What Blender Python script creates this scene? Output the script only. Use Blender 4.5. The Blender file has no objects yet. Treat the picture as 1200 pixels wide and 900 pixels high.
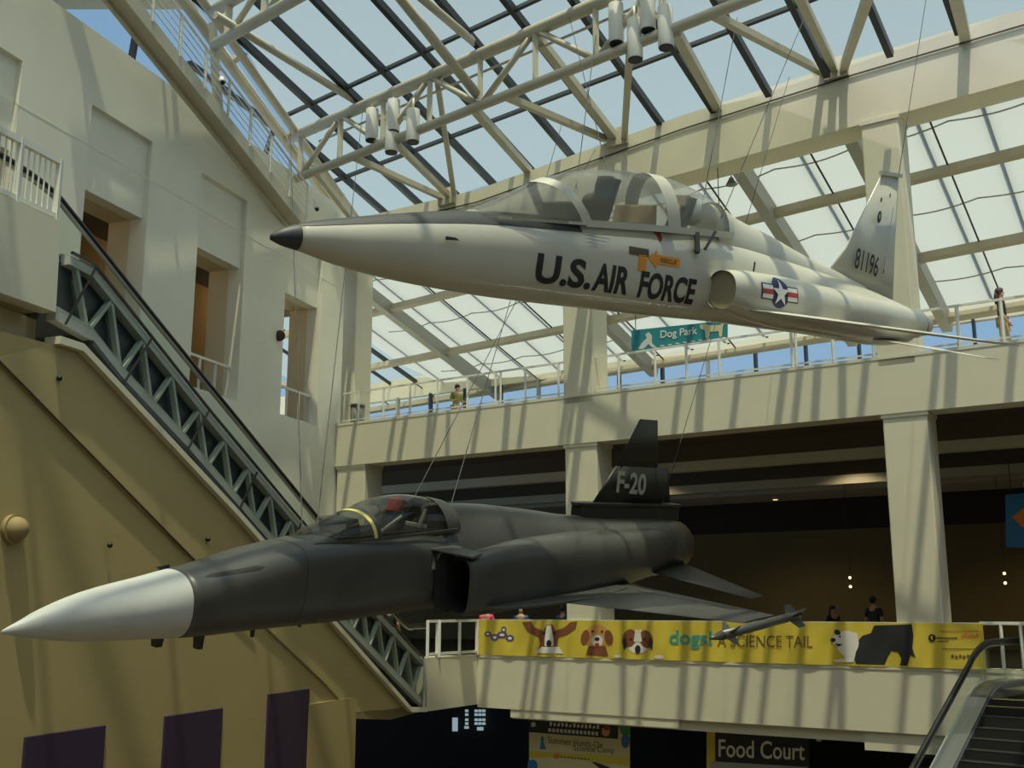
import bpy, bmesh, math, random
from mathutils import Vector, Matrix
import numpy as np
random.seed(7)
SC = bpy.context.scene
COL = SC.collection
R = math.radians
# ------------------------------------------------------------------ camera
EYE = Vector((0, 0, 1.55))
FPX = 1280.0
PITCH = math.atan(262/1280)
cam = bpy.data.cameras.new('camera'); camo = bpy.data.objects.new('camera', cam); COL.objects.link(camo)
camo.location = EYE; camo.rotation_euler = (math.pi/2 + PITCH, 0, 0)
cam.sensor_width = 36; cam.lens = 36*FPX/1200; cam.clip_end = 400; cam.clip_start = .1
SC.camera = camo
# ------------------------------------------------------------------ light
SC.view_settings.view_transform = 'Standard'; SC.view_settings.look = 'None'
SC.view_settings.gamma = 1; SC.view_settings.use_curve_mapping = False
SC.view_settings.exposure = -0.12
SKY_STRENGTH = 1.0
GLOW = 2.1
SUN_ENERGY = 5.4
world = bpy.data.worlds.new('sky'); SC.world = world; world.use_nodes = True
nt = world.node_tree; nt.nodes.clear()
wo = nt.nodes.new('ShaderNodeOutputWorld'); bg = nt.nodes.new('ShaderNodeBackground')
tc = nt.nodes.new('ShaderNodeTexCoord'); sx = nt.nodes.new('ShaderNodeSeparateXYZ'); cr = nt.nodes.new('ShaderNodeValToRGB')
nt.links.new(tc.outputs['Generated'], sx.inputs[0]); nt.links.new(sx.outputs['Z'], cr.inputs[0])
cr.color_ramp.elements[0].position = 0.0; cr.color_ramp.elements[0].color = (.36, .52, .70, 1)
cr.color_ramp.elements[1].position = 0.75; cr.color_ramp.elements[1].color = (.15, .29, .46, 1)
e = cr.color_ramp.elements.new(.30); e.color = (.27, .46, .66, 1)
dp_ = nt.nodes.new('ShaderNodeVectorMath'); dp_.operation = 'DOT_PRODUCT'; nt.links.new(tc.outputs['Generated'], dp_.inputs[0])
GLOW_DIR = (-math.sin(R(14))*math.cos(R(72)), -math.cos(R(14))*math.cos(R(72)), math.sin(R(72))); dp_.inputs[1].default_value = GLOW_DIR
gr = nt.nodes.new('ShaderNodeValToRGB'); nt.links.new(dp_.outputs['Value'], gr.inputs[0])     # bright hazy sky round the sun
gr.color_ramp.elements[0].position = .66; gr.color_ramp.elements[0].color = (0, 0, 0, 1)
gr.color_ramp.elements[1].position = .95; gr.color_ramp.elements[1].color = (1, .98, .94, 1)
ad = nt.nodes.new('ShaderNodeMix'); ad.data_type = 'RGBA'; ad.blend_type = 'ADD'; ad.inputs['Factor'].default_value = 1
gs = nt.nodes.new('ShaderNodeVectorMath'); gs.operation = 'SCALE'; gs.inputs['Scale'].default_value = GLOW; nt.links.new(gr.outputs[0], gs.inputs[0])
nt.links.new(cr.outputs[0], ad.inputs[6]); nt.links.new(gs.outputs[0], ad.inputs[7])
nt.links.new(ad.outputs[2], bg.inputs[0]); bg.inputs[1].default_value = SKY_STRENGTH
nt.links.new(bg.outputs[0], wo.inputs[0])
sun = bpy.data.lights.new('sun', 'SUN'); suno = bpy.data.objects.new('sun', sun); COL.objects.link(suno)
sun.energy = SUN_ENERGY; sun.angle = R(.6); sun.color = (1, .94, .82)
SUN_EL = R(74)
SUNDIR = Vector((math.sin(R(34-34))*math.cos(SUN_EL), math.cos(R(34-34))*math.cos(SUN_EL), -math.sin(SUN_EL)))
suno.rotation_euler = SUNDIR.to_track_quat('-Z', 'Y').to_euler()
suno.location = (0, -10, 40)
# ------------------------------------------------------------------ frames of reference in the place
CR, CU, CD = Vector((1, 0, 0)), Vector((0, -math.sin(PITCH), math.cos(PITCH))), Vector((0, math.cos(PITCH), math.sin(PITCH)))
def ray(x, y): return CD + CR*((x-600)/FPX) + CU*((450-y)/FPX)
def hit(x, y, p, n):
    r = ray(x, y); return EYE + r*((p-EYE).dot(n)/r.dot(n))
Z = Vector((0, 0, 1))
FA = R(56); U = Vector((math.sin(FA), -math.cos(FA), 0)); N = Vector((math.cos(FA), math.sin(FA), 0)); P0 = Vector((4.34, 28.4, 0))
LA = R(19.2); W = Vector((math.sin(LA), math.cos(LA), 0)); WN = Vector((math.cos(LA), -math.sin(LA), 0))
def FW(s, o, z): return P0 + U*s + N*o + Z*z                    # bridge facade frame
WA = hit(390, 600, P0, N); WA.z = 0
def WW(a, o, z): return WA + W*a + WN*o + Z*z                   # left wall frame
Q0 = EYE + (hit(500, 760, P0, N)-EYE)*.9; Q0.z = 0
def EW(a, o, z): return Q0 + W*a + WN*o + Z*z                   # escalator side frame
def fpt(x, y, off=0):
    h = hit(x, y, P0+N*off, N); return (h-P0).dot(U), h.z
def ept(x, y):
    h = hit(x, y, Q0, WN); return (h-Q0).dot(W), h.z
V1 = ray(-858, 688).normalized(); V2 = ray(1515, 1183).normalized(); E1 = -V1
RN = V1.cross(V2).normalized(); RN = RN if RN.z > 0 else -RN
RA = hit(880, 115, P0, N)
def RW(a, b, dz=0): return RA + E1*a + V2*b + Z*dz              # roof frame
def rhit(x, y, dz=0): return hit(x, y, RA+Z*dz, RN)
# ------------------------------------------------------------------ materials
def mat(name, col, rough=.6, metal=0, noise=0, nscale=3., bump=0, spec=.5, coat=0, nsx=None):
    m = bpy.data.materials.new(name); m.use_nodes = True; t = m.node_tree; b = t.nodes['Principled BSDF']
    b.inputs['Base Color'].default_value = (*col, 1); b.inputs['Roughness'].default_value = rough
    b.inputs['Metallic'].default_value = metal; b.inputs['Specular IOR Level'].default_value = spec
    b.inputs['Coat Weight'].default_value = coat
    if noise or bump:
        c = t.nodes.new('ShaderNodeTexCoord'); n = t.nodes.new('ShaderNodeTexNoise'); n.inputs['Scale'].default_value = nscale
        n.inputs['Detail'].default_value = 5
        if nsx:
            mp = t.nodes.new('ShaderNodeMapping'); mp.inputs['Scale'].default_value = nsx
            t.links.new(c.outputs['Object'], mp.inputs[0]); t.links.new(mp.outputs[0], n.inputs['Vector'])
        else: t.links.new(c.outputs['Object'], n.inputs['Vector'])
        if noise:
            r = t.nodes.new('ShaderNodeValToRGB'); r.color_ramp.elements[0].position = .3; r.color_ramp.elements[1].position = .7
            r.color_ramp.elements[0].color = (*[v*(1-noise) for v in col], 1); r.color_ramp.elements[1].color = (*[min(1, v*(1+noise)) for v in col], 1)
            t.links.new(n.outputs['Fac'], r.inputs[0]); t.links.new(r.outputs[0], b.inputs['Base Color'])
        if bump:
            bp = t.nodes.new('ShaderNodeBump'); bp.inputs['Strength'].default_value = bump; bp.inputs['Distance'].default_value = .02
            t.links.new(n.outputs['Fac'], bp.inputs['Height']); t.links.new(bp.outputs[0], b.inputs['Normal'])
    return m
def glass(name, tint, haze=0, hazecol=(1, 1, 1), gloss=True, rough=.02):
    m = bpy.data.materials.new(name); m.use_nodes = True; t = m.node_tree; t.nodes.clear()
    o = t.nodes.new('ShaderNodeOutputMaterial'); tr = t.nodes.new('ShaderNodeBsdfTransparent'); tr.inputs[0].default_value = (*tint, 1)
    last = tr
    if haze:
        d = t.nodes.new('ShaderNodeBsdfTranslucent'); d.inputs[0].default_value = (*hazecol, 1)
        mx = t.nodes.new('ShaderNodeMixShader'); mx.inputs[0].default_value = haze
        t.links.new(tr.outputs[0], mx.inputs[1]); t.links.new(d.outputs[0], mx.inputs[2]); last = mx
    if gloss:
        g = t.nodes.new('ShaderNodeBsdfGlossy'); g.inputs['Roughness'].default_value = rough
        f = t.nodes.new('ShaderNodeFresnel'); f.inputs[0].default_value = 1.45
        geo = t.nodes.new('ShaderNodeNewGeometry'); inv = t.nodes.new('ShaderNodeMath'); inv.operation = 'SUBTRACT'; inv.inputs[0].default_value = 1
        mul = t.nodes.new('ShaderNodeMath'); mul.operation = 'MULTIPLY'
        t.links.new(geo.outputs['Backfacing'], inv.inputs[1]); t.links.new(f.outputs[0], mul.inputs[0]); t.links.new(inv.outputs[0], mul.inputs[1])
        mx = t.nodes.new('ShaderNodeMixShader'); t.links.new(mul.outputs[0], mx.inputs[0])
        t.links.new(last.outputs[0], mx.inputs[1]); t.links.new(g.outputs[0], mx.inputs[2]); last = mx
    t.links.new(last.outputs[0], o.inputs[0]); return m
def emis(name, col, s):
    m = bpy.data.materials.new(name); m.use_nodes = True; t = m.node_tree; b = t.nodes['Principled BSDF']
    b.inputs['Base Color'].default_value = (*col, 1); b.inputs['Emission Color'].default_value = (*col, 1); b.inputs['Emission Strength'].default_value = s
    return m
M = dict(
    cream=mat('cream_paint', (.64, .61, .47), .75, noise=.04, nscale=.8),
    wall=mat('pale_wall_paint', (.76, .74, .63), .8, noise=.05, nscale=.5),
    niche=mat('warm_niche_paint', (.66, .57, .38), .8),
    corridor=mat('corridor_orange', (.42, .24, .07), .8),
    ochre=mat('ochre_wall_paint', (.39, .31, .135), .8, noise=.05, nscale=.4),
    ochre2=mat('ochre_cladding_paint', (.42, .335, .15), .7, noise=.04, nscale=.4),
    purple=mat('purple_panel', (.035, .018, .05), .6),
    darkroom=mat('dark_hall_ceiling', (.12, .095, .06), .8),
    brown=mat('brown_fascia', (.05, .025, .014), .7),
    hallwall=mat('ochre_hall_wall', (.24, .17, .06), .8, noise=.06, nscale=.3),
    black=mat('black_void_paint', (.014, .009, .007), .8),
    floor=mat('terrazzo_floor', (.10, .08, .055), .5, noise=.12, nscale=8),
    steel=mat('cream_steel', (.50, .47, .37), .5, noise=.05, nscale=2),
    mullion=mat('dark_mullion', (.018, .024, .032), .4),
    grey=mat('grey_rafter', (.33, .33, .30), .5),
    purlin=mat('tan_purlin', (.40, .35, .25), .6),
    roofglass=glass('tinted_roof_glass', (.80, .83, .67), .15, (.80, .80, .74), gloss=False),
    frost=glass('white_shade_cloth', (.30, .31, .30), .9, (.40, .42, .44), gloss=False),
    winglass=glass('window_glass', (.93, .96, .97), gloss=True),
    balglass=glass('balustrade_glass', (.80, .86, .83), gloss=True),
    canopy=glass('canopy_acrylic', (.72, .73, .70), .30, (.75, .75, .72), gloss=True),
    fcanopy=glass('tinted_canopy_acrylic', (.62, .63, .58), .10, (.6, .6, .55), gloss=True),
    white=mat('white_rail_paint', (.70, .70, .64), .4),
    black_rubber=mat('black_rubber', (.012, .012, .013), .35),
    esteel=mat('brushed_steel', (.42, .43, .42), .32, 1),
    etruss=mat('grey_green_truss', (.50, .51, .46), .5),
    step=mat('dark_step_tread', (.018, .018, .018), .5),
    edark=mat('escalator_machinery', (.045, .05, .055), .3, nscale=2),
    t_white=mat('white_aircraft_paint', (.56, .55, .46), .32, noise=.05, nscale=1.2, coat=.2),
    t_black=mat('antiglare_black', (.035, .037, .042), .5),
    t_metal=mat('bare_metal', (.55, .53, .47), .35, .8),
    blackp=mat('black_marking', (.02, .02, .022), .5),
    f_char=mat('charcoal_aircraft_paint', (.055, .056, .052), .38, noise=.22, nscale=1.1, spec=.6),
    f_fin=mat('black_fin_paint', (.022, .024, .024), .5),
    f_nose=mat('pale_radome_paint', (.50, .52, .50), .5, noise=.05),
    noz=mat('heat_stained_metal', (.12, .10, .08), .45, .7),
    duct=mat('intake_interior', (.012, .012, .012), .7),
    cover=mat('beige_intake_cover', (.30, .27, .18), .8),
    seat=mat('dark_seat_fabric', (.045, .045, .04), .8),
    tan=mat('tan_headrest', (.38, .28, .16), .8),
    red=mat('red_trim', (.35, .04, .025), .7),
    yellow=mat('yellow_seal', (.62, .55, .15), .5),
    orange=mat('orange_marking', (.75, .30, .03), .5),
    brownp=mat('brown_marking', (.10, .07, .03), .5),
    insblue=mat('navy_insignia', (.03, .035, .10), .5),
    inswhite=mat('white_insignia', (.75, .75, .72), .5),
    insred=mat('red_insignia', (.45, .05, .04), .5),
    fgrey=mat('pale_grey_lettering', (.58, .59, .57), .5),
    vinyl=mat('yellow_vinyl', (.64, .50, .06), .45, noise=.05, nscale=3),
    teal=mat('teal_print', (.04, .33, .28), .6),
    tealsign=mat('teal_sign_vinyl', (.015, .22, .26), .6),
    brownprint=mat('brown_print', (.22, .07, .03), .6),
    gold=mat('golden_print', (.62, .30, .10), .6),
    wprint=mat('white_print', (.75, .72, .66), .6),
    bprint=mat('black_print', (.018, .02, .024), .6),
    pprint=mat('violet_print', (.10, .07, .18), .6),
    creamprint=mat('cream_print', (.62, .57, .33), .6),
    sage=mat('olive_print', (.60, .50, .05), .6),
    gprint=mat('green_print', (.05, .25, .08), .6),
    blprint=mat('blue_print', (.03, .18, .42), .6),
    brnprint=mat('dark_brown_print', (.16, .09, .03), .6),
    orprint=mat('orange_print', (.70, .20, .03), .6),
    wire=mat('steel_cable', (.05, .05, .05), .6, .3),
    lampw=mat('white_lamp_housing', (.72, .72, .68), .4),
    lampb=mat('black_lamp_baffle', (.015, .014, .013), .6),
    skin=mat('skin', (.45, .26, .17), .6),
    hairb=mat('dark_hair', (.03, .02, .015), .7),
    cl_black=mat('black_cloth', (.02, .02, .022), .8),
    cl_green=mat('green_cloth', (.18, .24, .04), .8),
    cl_pink=mat('pink_cloth', (.80, .05, .15), .8),
    cl_blue=mat('blue_cloth', (.03, .08, .22), .8),
    cl_tan=mat('tan_cloth', (.40, .30, .18), .8),
    cl_yel=mat('yellow_cloth', (.60, .45, .06), .8),
    cl_grey=mat('grey_cloth', (.30, .33, .36), .8),
    bin=mat('grey_bin_metal', (.16, .16, .14), .5, .3),
    beige=mat('beige_disc', (.30, .23, .10), .7),
    bulb=emis('warm_bulb', (1, .62, .40), 2.5),
    daylightpane=glass('clear_far_glass', (.9, .95, 1), gloss=False),
)
# ------------------------------------------------------------------ mesh builder
def wloc(o):
    v = Vector((0, 0, 0))
    while o is not None:
        v = v + o.location; o = o.parent
    return v
class MB:
    def __init__(s): s.b = bmesh.new(); s.mi = 0
    def face(s, pts):
        f = s.b.faces.new([s.b.verts.new(p) for p in pts]); f.material_index = s.mi; return f
    def prism(s, pts, vec):
        vec = Vector(vec); a = [s.b.verts.new(p) for p in pts]; c = [s.b.verts.new(Vector(p)+vec) for p in pts]; k = len(a)
        fs = [s.b.faces.new(a), s.b.faces.new(c[::-1])]
        for i in range(k): fs.append(s.b.faces.new((a[i], c[i], c[(i+1) % k], a[(i+1) % k])))
        for f in fs: f.material_index = s.mi
        return s
    def box(s, fr, a0, a1, o0, o1, z0, z1):
        s.prism([fr(a0, o0, z0), fr(a1, o0, z0), fr(a1, o1, z0), fr(a0, o1, z0)], (0, 0, z1-z0)); return s
    def bar(s, p, q, w, h, up=Z):
        p, q = Vector(p), Vector(q); d = (q-p).normalized(); x = d.cross(up)
        if x.length < 1e-4: x = d.cross(Vector((1, 0, 0)))
        x.normalize(); y = x.cross(d)
        s.prism([p+x*w/2+y*h/2, p-x*w/2+y*h/2, p-x*w/2-y*h/2, p+x*w/2-y*h/2], q-p); return s
    def tube(s, p, q, r, n=10, r2=None):
        p, q = Vector(p), Vector(q); d = (q-p).normalized(); x = d.orthogonal().normalized(); y = d.cross(x); r2 = r if r2 is None else r2
        a = [s.b.verts.new(p+(x*math.cos(t)+y*math.sin(t))*r) for t in [2*math.pi*i/n for i in range(n)]]
        c = [s.b.verts.new(q+(x*math.cos(t)+y*math.sin(t))*r2) for t in [2*math.pi*i/n for i in range(n)]]
        fs = [s.b.faces.new(a[::-1]), s.b.faces.new(c)]
        for i in range(n):
            f = s.b.faces.new((a[i], a[(i+1) % n], c[(i+1) % n], c[i])); f.smooth = n > 6; fs.append(f)
        for f in fs: f.material_index = s.mi
        return s
    def path(s, pts, r, n=8, closed=False):
        # swept tube through points
        pts = [Vector(p) for p in pts]; rings = []
        for i, p in enumerate(pts):
            d = (pts[min(i+1, len(pts)-1)]-pts[max(i-1, 0)]).normalized(); x = d.cross(Z)
            if x.length < 1e-3: x = Vector((1, 0, 0))
            x.normalize(); y = x.cross(d)
            rings.append([s.b.verts.new(p+(x*math.cos(t)+y*math.sin(t))*r) for t in [2*math.pi*k/n for k in range(n)]])
        for a, c in zip(rings, rings[1:]):
            for k in range(n):
                f = s.b.faces.new((a[k], a[(k+1) % n], c[(k+1) % n], c[k])); f.smooth = True; f.material_index = s.mi
        s.b.faces.new(rings[0][::-1]); s.b.faces.new(rings[-1]); return s
    def ball(s, c, r, sc=(1, 1, 1), u=14, v=10):
        m = Matrix.Translation(c) @ Matrix.Diagonal((*[r*k for k in sc], 1))
        g = bmesh.ops.create_uvsphere(s.b, u_segments=u, v_segments=v, radius=1, matrix=m)
        for vv in g['verts']:
            for f in vv.link_faces: f.smooth = True; f.material_index = s.mi
        return s
    def build(s, name, mats, parent=None, local=False, bevel=0, normals=True):
        if normals: bmesh.ops.recalc_face_normals(s.b, faces=s.b.faces)
        me = bpy.data.meshes.new(name)
        if not isinstance(mats, (list, tuple)): mats = [mats]
        for m in mats: me.materials.append(m)
        if parent is not None and not local:
            off = wloc(parent); loc = Vector((0, 0, 0))
            bmesh.ops.translate(s.b, verts=s.b.verts, vec=-off)
        elif parent is None and not local:
            vs = [v.co for v in s.b.verts]
            loc = Vector(((min(v.x for v in vs)+max(v.x for v in vs))/2, (min(v.y for v in vs)+max(v.y for v in vs))/2, min(v.z for v in vs)))
            bmesh.ops.translate(s.b, verts=s.b.verts, vec=-loc)
        else: loc = Vector((0, 0, 0))
        s.b.to_mesh(me); s.b.free()
        o = bpy.data.objects.new(name, me); COL.objects.link(o); o.location = loc
        if parent is not None: o.parent = parent
        if bevel:
            bv = o.modifiers.new('bevel', 'BEVEL'); bv.width = bevel; bv.segments = 2; bv.limit_method = 'ANGLE'; bv.angle_limit = R(40)
        return o
def tag(o, label=None, cat=None, group=None, kind=None):
    if label: o['label'] = label
    if cat: o['category'] = cat
    if group: o['group'] = group
    if kind: o['kind'] = kind
    return o
def thing(name, loc, label, cat, group=None):
    o = bpy.data.objects.new(name, None); COL.objects.link(o); o.location = loc; o.empty_display_size = .2
    return tag(o, label, cat, group)
def struct(name, b, m, label=None, bevel=0):
    o = b.build(name, m, bevel=bevel); o['kind'] = 'structure'
    if label: o['label'] = label
    return o
def text_polys(body, size=1, xs=1, bold=0, align='LEFT'):
    cu = bpy.data.curves.new('t', 'FONT'); cu.body = body; cu.size = size; cu.align_x = align; cu.offset = bold; cu.resolution_u = 4
    o = bpy.data.objects.new('t', cu); COL.objects.link(o); bpy.context.view_layer.update()
    me = bpy.data.meshes.new_from_object(o.evaluated_get(bpy.context.evaluated_depsgraph_get()))
    vs = [(v.co.x*xs, v.co.y) for v in me.vertices]; fs = [tuple(p.vertices) for p in me.polygons]
    bpy.data.objects.remove(o); bpy.data.curves.remove(cu); bpy.data.meshes.remove(me)
    return vs, fs
def text_fit(body, w, h, bold=0):
    """text scaled to w x h with origin at the lower left"""
    vs, fs = text_polys(body, 1, 1, bold)
    x0 = min(v[0] for v in vs); x1 = max(v[0] for v in vs); y0 = min(v[1] for v in vs); y1 = max(v[1] for v in vs)
    return [((v[0]-x0)/(x1-x0)*w, (v[1]-y0)/(y1-y0)*h) for v in vs], fs
def flat(b, vs, fs, f):
    bv = [b.b.verts.new(f(*v)) for v in vs]
    for q in fs:
        try:
            fc = b.b.faces.new([bv[i] for i in q]); fc.material_index = b.mi
        except ValueError: pass
    return b
#@@SETTING
# ================================================================== THE SETTING
L1 = -5.4
floor = MB(); floor.box(lambda a, o, z: Vector((a, o, z)), -26, 34, -22, 62, L1-.3, L1)
struct('floor', floor, M['floor'])
# level two hall slab (bridge floor)
def poly_slab(pts, z0, z1): return MB().prism([Vector((p.x, p.y, z0)) for p in pts], (0, 0, z1-z0))
CORNER = FW(-6.41, 0, 0)
b2 = [EW(.3, -.35, 0), CORNER+N*.3-U*.05, FW(8.9, .25, 0), FW(8.9, 2, 0), FW(16.4, 2, 0), FW(16.4, 20, 0), FW(-46, 20, 0), FW(-46, 3, 0), WW(1.5, -4, 0), WW(.2, -.2, 0), EW(.05, -3.1, 0)]
struct('floor_2', poly_slab(b2, -.55, -.02), M['floor'])
t = MB(); t.prism([Vector((p.x, p.y, -1.12)) for p in (EW(.05, 0, 0), CORNER, CORNER+N*.5-U*.1, EW(.05, -.6, 0)+W*.3)], (0, 0, 1.36))
struct('trim_1', t, M['cream'])
t = MB(); t.box(FW, -6.41, 8.9, 0, .5, -1.2, .24); t.box(FW, -6.38, 8.9, -.015, .1, .17, .24)
struct('trim_2', t, M['cream'])
t = MB(); t.box(FW, -5.3, 8.7, .12, 1.3, -1.46, -1.2); t.box(FW, -5.3, -.2, .02, 1.2, -1.42, -1.19); t.box(FW, 4.4, 8.7, .06, 1.2, -1.62, -1.2)
struct('trim_3', t, M['cream'])
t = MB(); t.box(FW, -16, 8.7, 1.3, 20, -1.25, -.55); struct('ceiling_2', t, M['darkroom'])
# level three bridge
t = MB(); t.box(FW, -12.3, 12.5, 0, .75, 6.02, 7.42); t.box(FW, -12.3, 12.5, -.012, .1, 7.34, 7.42)
struct('trim_4', t, M['cream'])
t = MB(); t.box(FW, -30, 13, .75, 14.2, 6.7, 7.15); struct('floor_3', t, M['cream'])
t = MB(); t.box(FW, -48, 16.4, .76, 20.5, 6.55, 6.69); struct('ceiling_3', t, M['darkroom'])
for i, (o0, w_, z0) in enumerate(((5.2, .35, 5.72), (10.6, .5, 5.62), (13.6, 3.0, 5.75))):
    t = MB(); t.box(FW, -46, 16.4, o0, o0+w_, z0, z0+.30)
    cbm = t.build('ceiling_beam', M['cream']); t = MB(); t.box(FW, -46, 16.4, o0+.03, o0+w_-.03, z0+.30, 6.56); t.build('dark_upper_part', M['darkroom'], cbm)  # upper part painted dark to stand in for the shaded coffer gap
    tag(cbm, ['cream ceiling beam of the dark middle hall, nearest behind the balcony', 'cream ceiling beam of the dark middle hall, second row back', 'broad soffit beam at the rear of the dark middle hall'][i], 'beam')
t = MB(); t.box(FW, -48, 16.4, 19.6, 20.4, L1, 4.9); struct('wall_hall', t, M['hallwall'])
t = MB(); t.box(FW, -48, 16.4, 19.2, 20.5, 4.75, 6.6); struct('trim_5', t, M['brown'])
# lower court at the rear
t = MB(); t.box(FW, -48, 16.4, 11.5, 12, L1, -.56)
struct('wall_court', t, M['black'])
# columns
def column(s0, s1, z0, z1, label, o0=.0, dp=.85):
    c = thing('concrete_column', FW((s0+s1)/2, o0+dp/2, z0), label, 'column', 'square cream columns along the bridges')
    t = MB(); t.box(FW, s0, s1, o0, o0+dp, z0, z1); t.build('shaft', M['cream'], c, bevel=.03)
    t = MB(); t.box(FW, s0-.03, s1+.03, o0-.03, o0+dp, z1-.12, z1); t.build('capital', M['cream'], c)
column(5.28, 6.18, 7.15, 13.45, 'upper cream column at the right, beside the white aircraft tail fin')
column(-3.48, -2.50, 7.15, 13.2, 'upper cream column behind the white fuselage, left of the teal sign')
column(-13.35, -12.15, 7.15, 13.1, 'upper cream column in the left corner under the white nose', .78)
column(5.30, 6.32, -.02, 6.05, 'lower cream column at the right end of the yellow banner', .05)
column(-3.48, -2.45, -.02, 6.05, 'lower cream column behind the black tail fin', .05)
column(-12.1, -10.9, -.02, 6.05, 'lower cream column in the left corner behind the escalator', .05)
# upper beam over the columns
t = MB()
pts = [FW(*fpt(380, 274)[:1], 0, fpt(380, 274)[1])]
def fz(x, y): s, z = fpt(x, y); return FW(s, 0, z)
bt = [fz(395, 262), fz(560, 222), fz(800, 135), fz(1000, 70), fz(1200, 10), FW(14, 0, 15.35)]
bb = [FW(14, 0, 13.65), fz(1200, 93), fz(1000, 148), fz(800, 203), FW(-6, 0, 13.1), FW(-12.9, 0, 13.0)]
t.prism(bt+bb, N*.95)
struct('trim_6', t, M['cream'])
t = MB()
for i in range(5): t.bar(bt[i]-N*.03-Z*.42, bt[i+1]-N*.03-Z*.42, .03, .03)
t.bar(bt[4]-N*.03-Z*.42, bt[5]-N*.03-Z*.42, .03, .03)
tag(t.build('safety_cable', M['wire']), 'thin safety cable running along the face of the top beam', 'cable')
# ---- window wall behind the upper bridge
t = thing('window_2', FW(0, 13.7, 7.15), None, None); t['kind'] = 'structure'
win2 = t
m_ = MB(); m_.box(FW, -30, 13, 13.6, 13.9, 11.35, 12.3); m_.build('header', M['cream'], win2)
m_ = MB(); m_.box(FW, -30, 13, 13.6, 13.9, 7.15, 10.0); m_.build('sill_wall', M['cream'], win2)
m_ = MB(); m_.face([FW(-30, 13.75, 10.0), FW(13, 13.75, 10.0), FW(13, 13.75, 11.4), FW(-30, 13.75, 11.4)]); m_.build('pane', M['winglass'], win2)
m_ = MB(); m_.box(FW, -30, 13, 13.55, 13.65, 10.12, 10.2); m_.build('sill_rail', M['mullion'], win2)
for k in range(22):
    s = -29+k*2
    m_ = MB(); m_.box(FW, s-.05, s+.05, 13.5, 13.7, 10, 11.4)
    m_.build('mullion', M['grey'] if k % 4 == 0 else M['mullion'], win2)
# ---- roof glazing
t = thing('window_1', RW(0, 0), None, None); t['kind'] = 'structure'
roof = t
UP = -42
ROOFL = -17.5
m_ = MB(); m_.face([RW(-16.5, 0), RW(9, 0), RW(9, UP), RW(-9.0, UP), RW(-12.9, -8.3)][:5]); m_.build('glass', M['roofglass'], roof)
MUL = [-15.85+1.64*k for k in range(17)]
for a in MUL:
    top = -12*(1) if a < -11 else UP
    if a < -12.9: top = -8.3*(a+16.5)/3.6
    m_ = MB(); m_.bar(RW(a, -.05, -.1), RW(a, top, -.1), .16, .2, RN); m_.build('mullion', M['mullion'], roof)
for k, b in enumerate([-2.62, -5.85, -9.1, -12.3, -15.5, -18.7, -21.9, -25.1, -28.3, -31.5, -34.7, -37.9]):
    a0 = max(-16.3, -16.5+3.6*(-b/8.3)) if b > -8.3 else -12.7
    m_ = MB(); m_.bar(RW(a0, b, -.1), RW(9, b, -.1), .09, .12, RN); m_.build('crossbar', M['mullion'], roof)
# rear glazing over the bridge, hung with white shade cloth
t = thing('window_3', RW(0, 6), None, None); t['kind'] = 'structure'
rear = t
m_ = MB(); m_.face([RW(-30, .9, .02), RW(10, .9, .02), RW(10, 13.0, .02), RW(-30, 13.0, .02)]); m_.build('glass', M['roofglass'], rear)
m_ = MB()
m_.face([RW(-19.9, 3.5, -.32), RW(10, 3.5, -.32), RW(10, 11.9, -.32), RW(-20.6, 11.9, -.32), RW(-21.6, 9.2, -.32), RW(-21.8, 5, -.32)])
m_.face([RW(-19.9, 1.0, -.30), RW(10, 1.0, -.30), RW(10, 3.5, -.32), RW(-19.9, 3.5, -.32)])
tag(m_.build('shade_cloth', M['frost'], rear), 'white shade cloth under the sloping glass')
for k in range(23):
    a = -27.3+1.64*k
    m_ = MB(); m_.bar(RW(a, 1.0, -.16), RW(a, 12.2, -.16), .09, .14, RN); m_.build('mullion', M['mullion'], rear)
    if k % 2:
        m_ = MB(); m_.tube(RW(a+.35, 1.0, -.5), RW(a+.35, 12.0, -.5), .03, 6); m_.build('cloth_wire', M['wire'], rear)
for b, r_ in ((4.22, .24), (8.2, .24), (12.1, .2)):
    m_ = MB(); m_.bar(RW(-30, b, -.62), RW(10, b, -.62), .22, .26, RN); m_.build('purlin', M['purlin'], rear)
for a in (-18.2, -9.65, -1.1, 2.25, 9.2):
    m_ = MB(); m_.bar(RW(a, .8, -.62), RW(a, 12.6, -.62), .34, .5, RN); m_.build('rafter', M['grey'], rear)
for j, bq in enumerate((2.6, 6.2, 10.1)):
    for k in range(12):
        a = -20+2.46*k
        m_ = MB(); m_.path([RW(a+2.46*i/8, bq+.18*math.sin(math.pi*i/8), -.36) for i in range(9)], .022, 6); m_.build('cloth_seam', M['grey'], rear)
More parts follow.
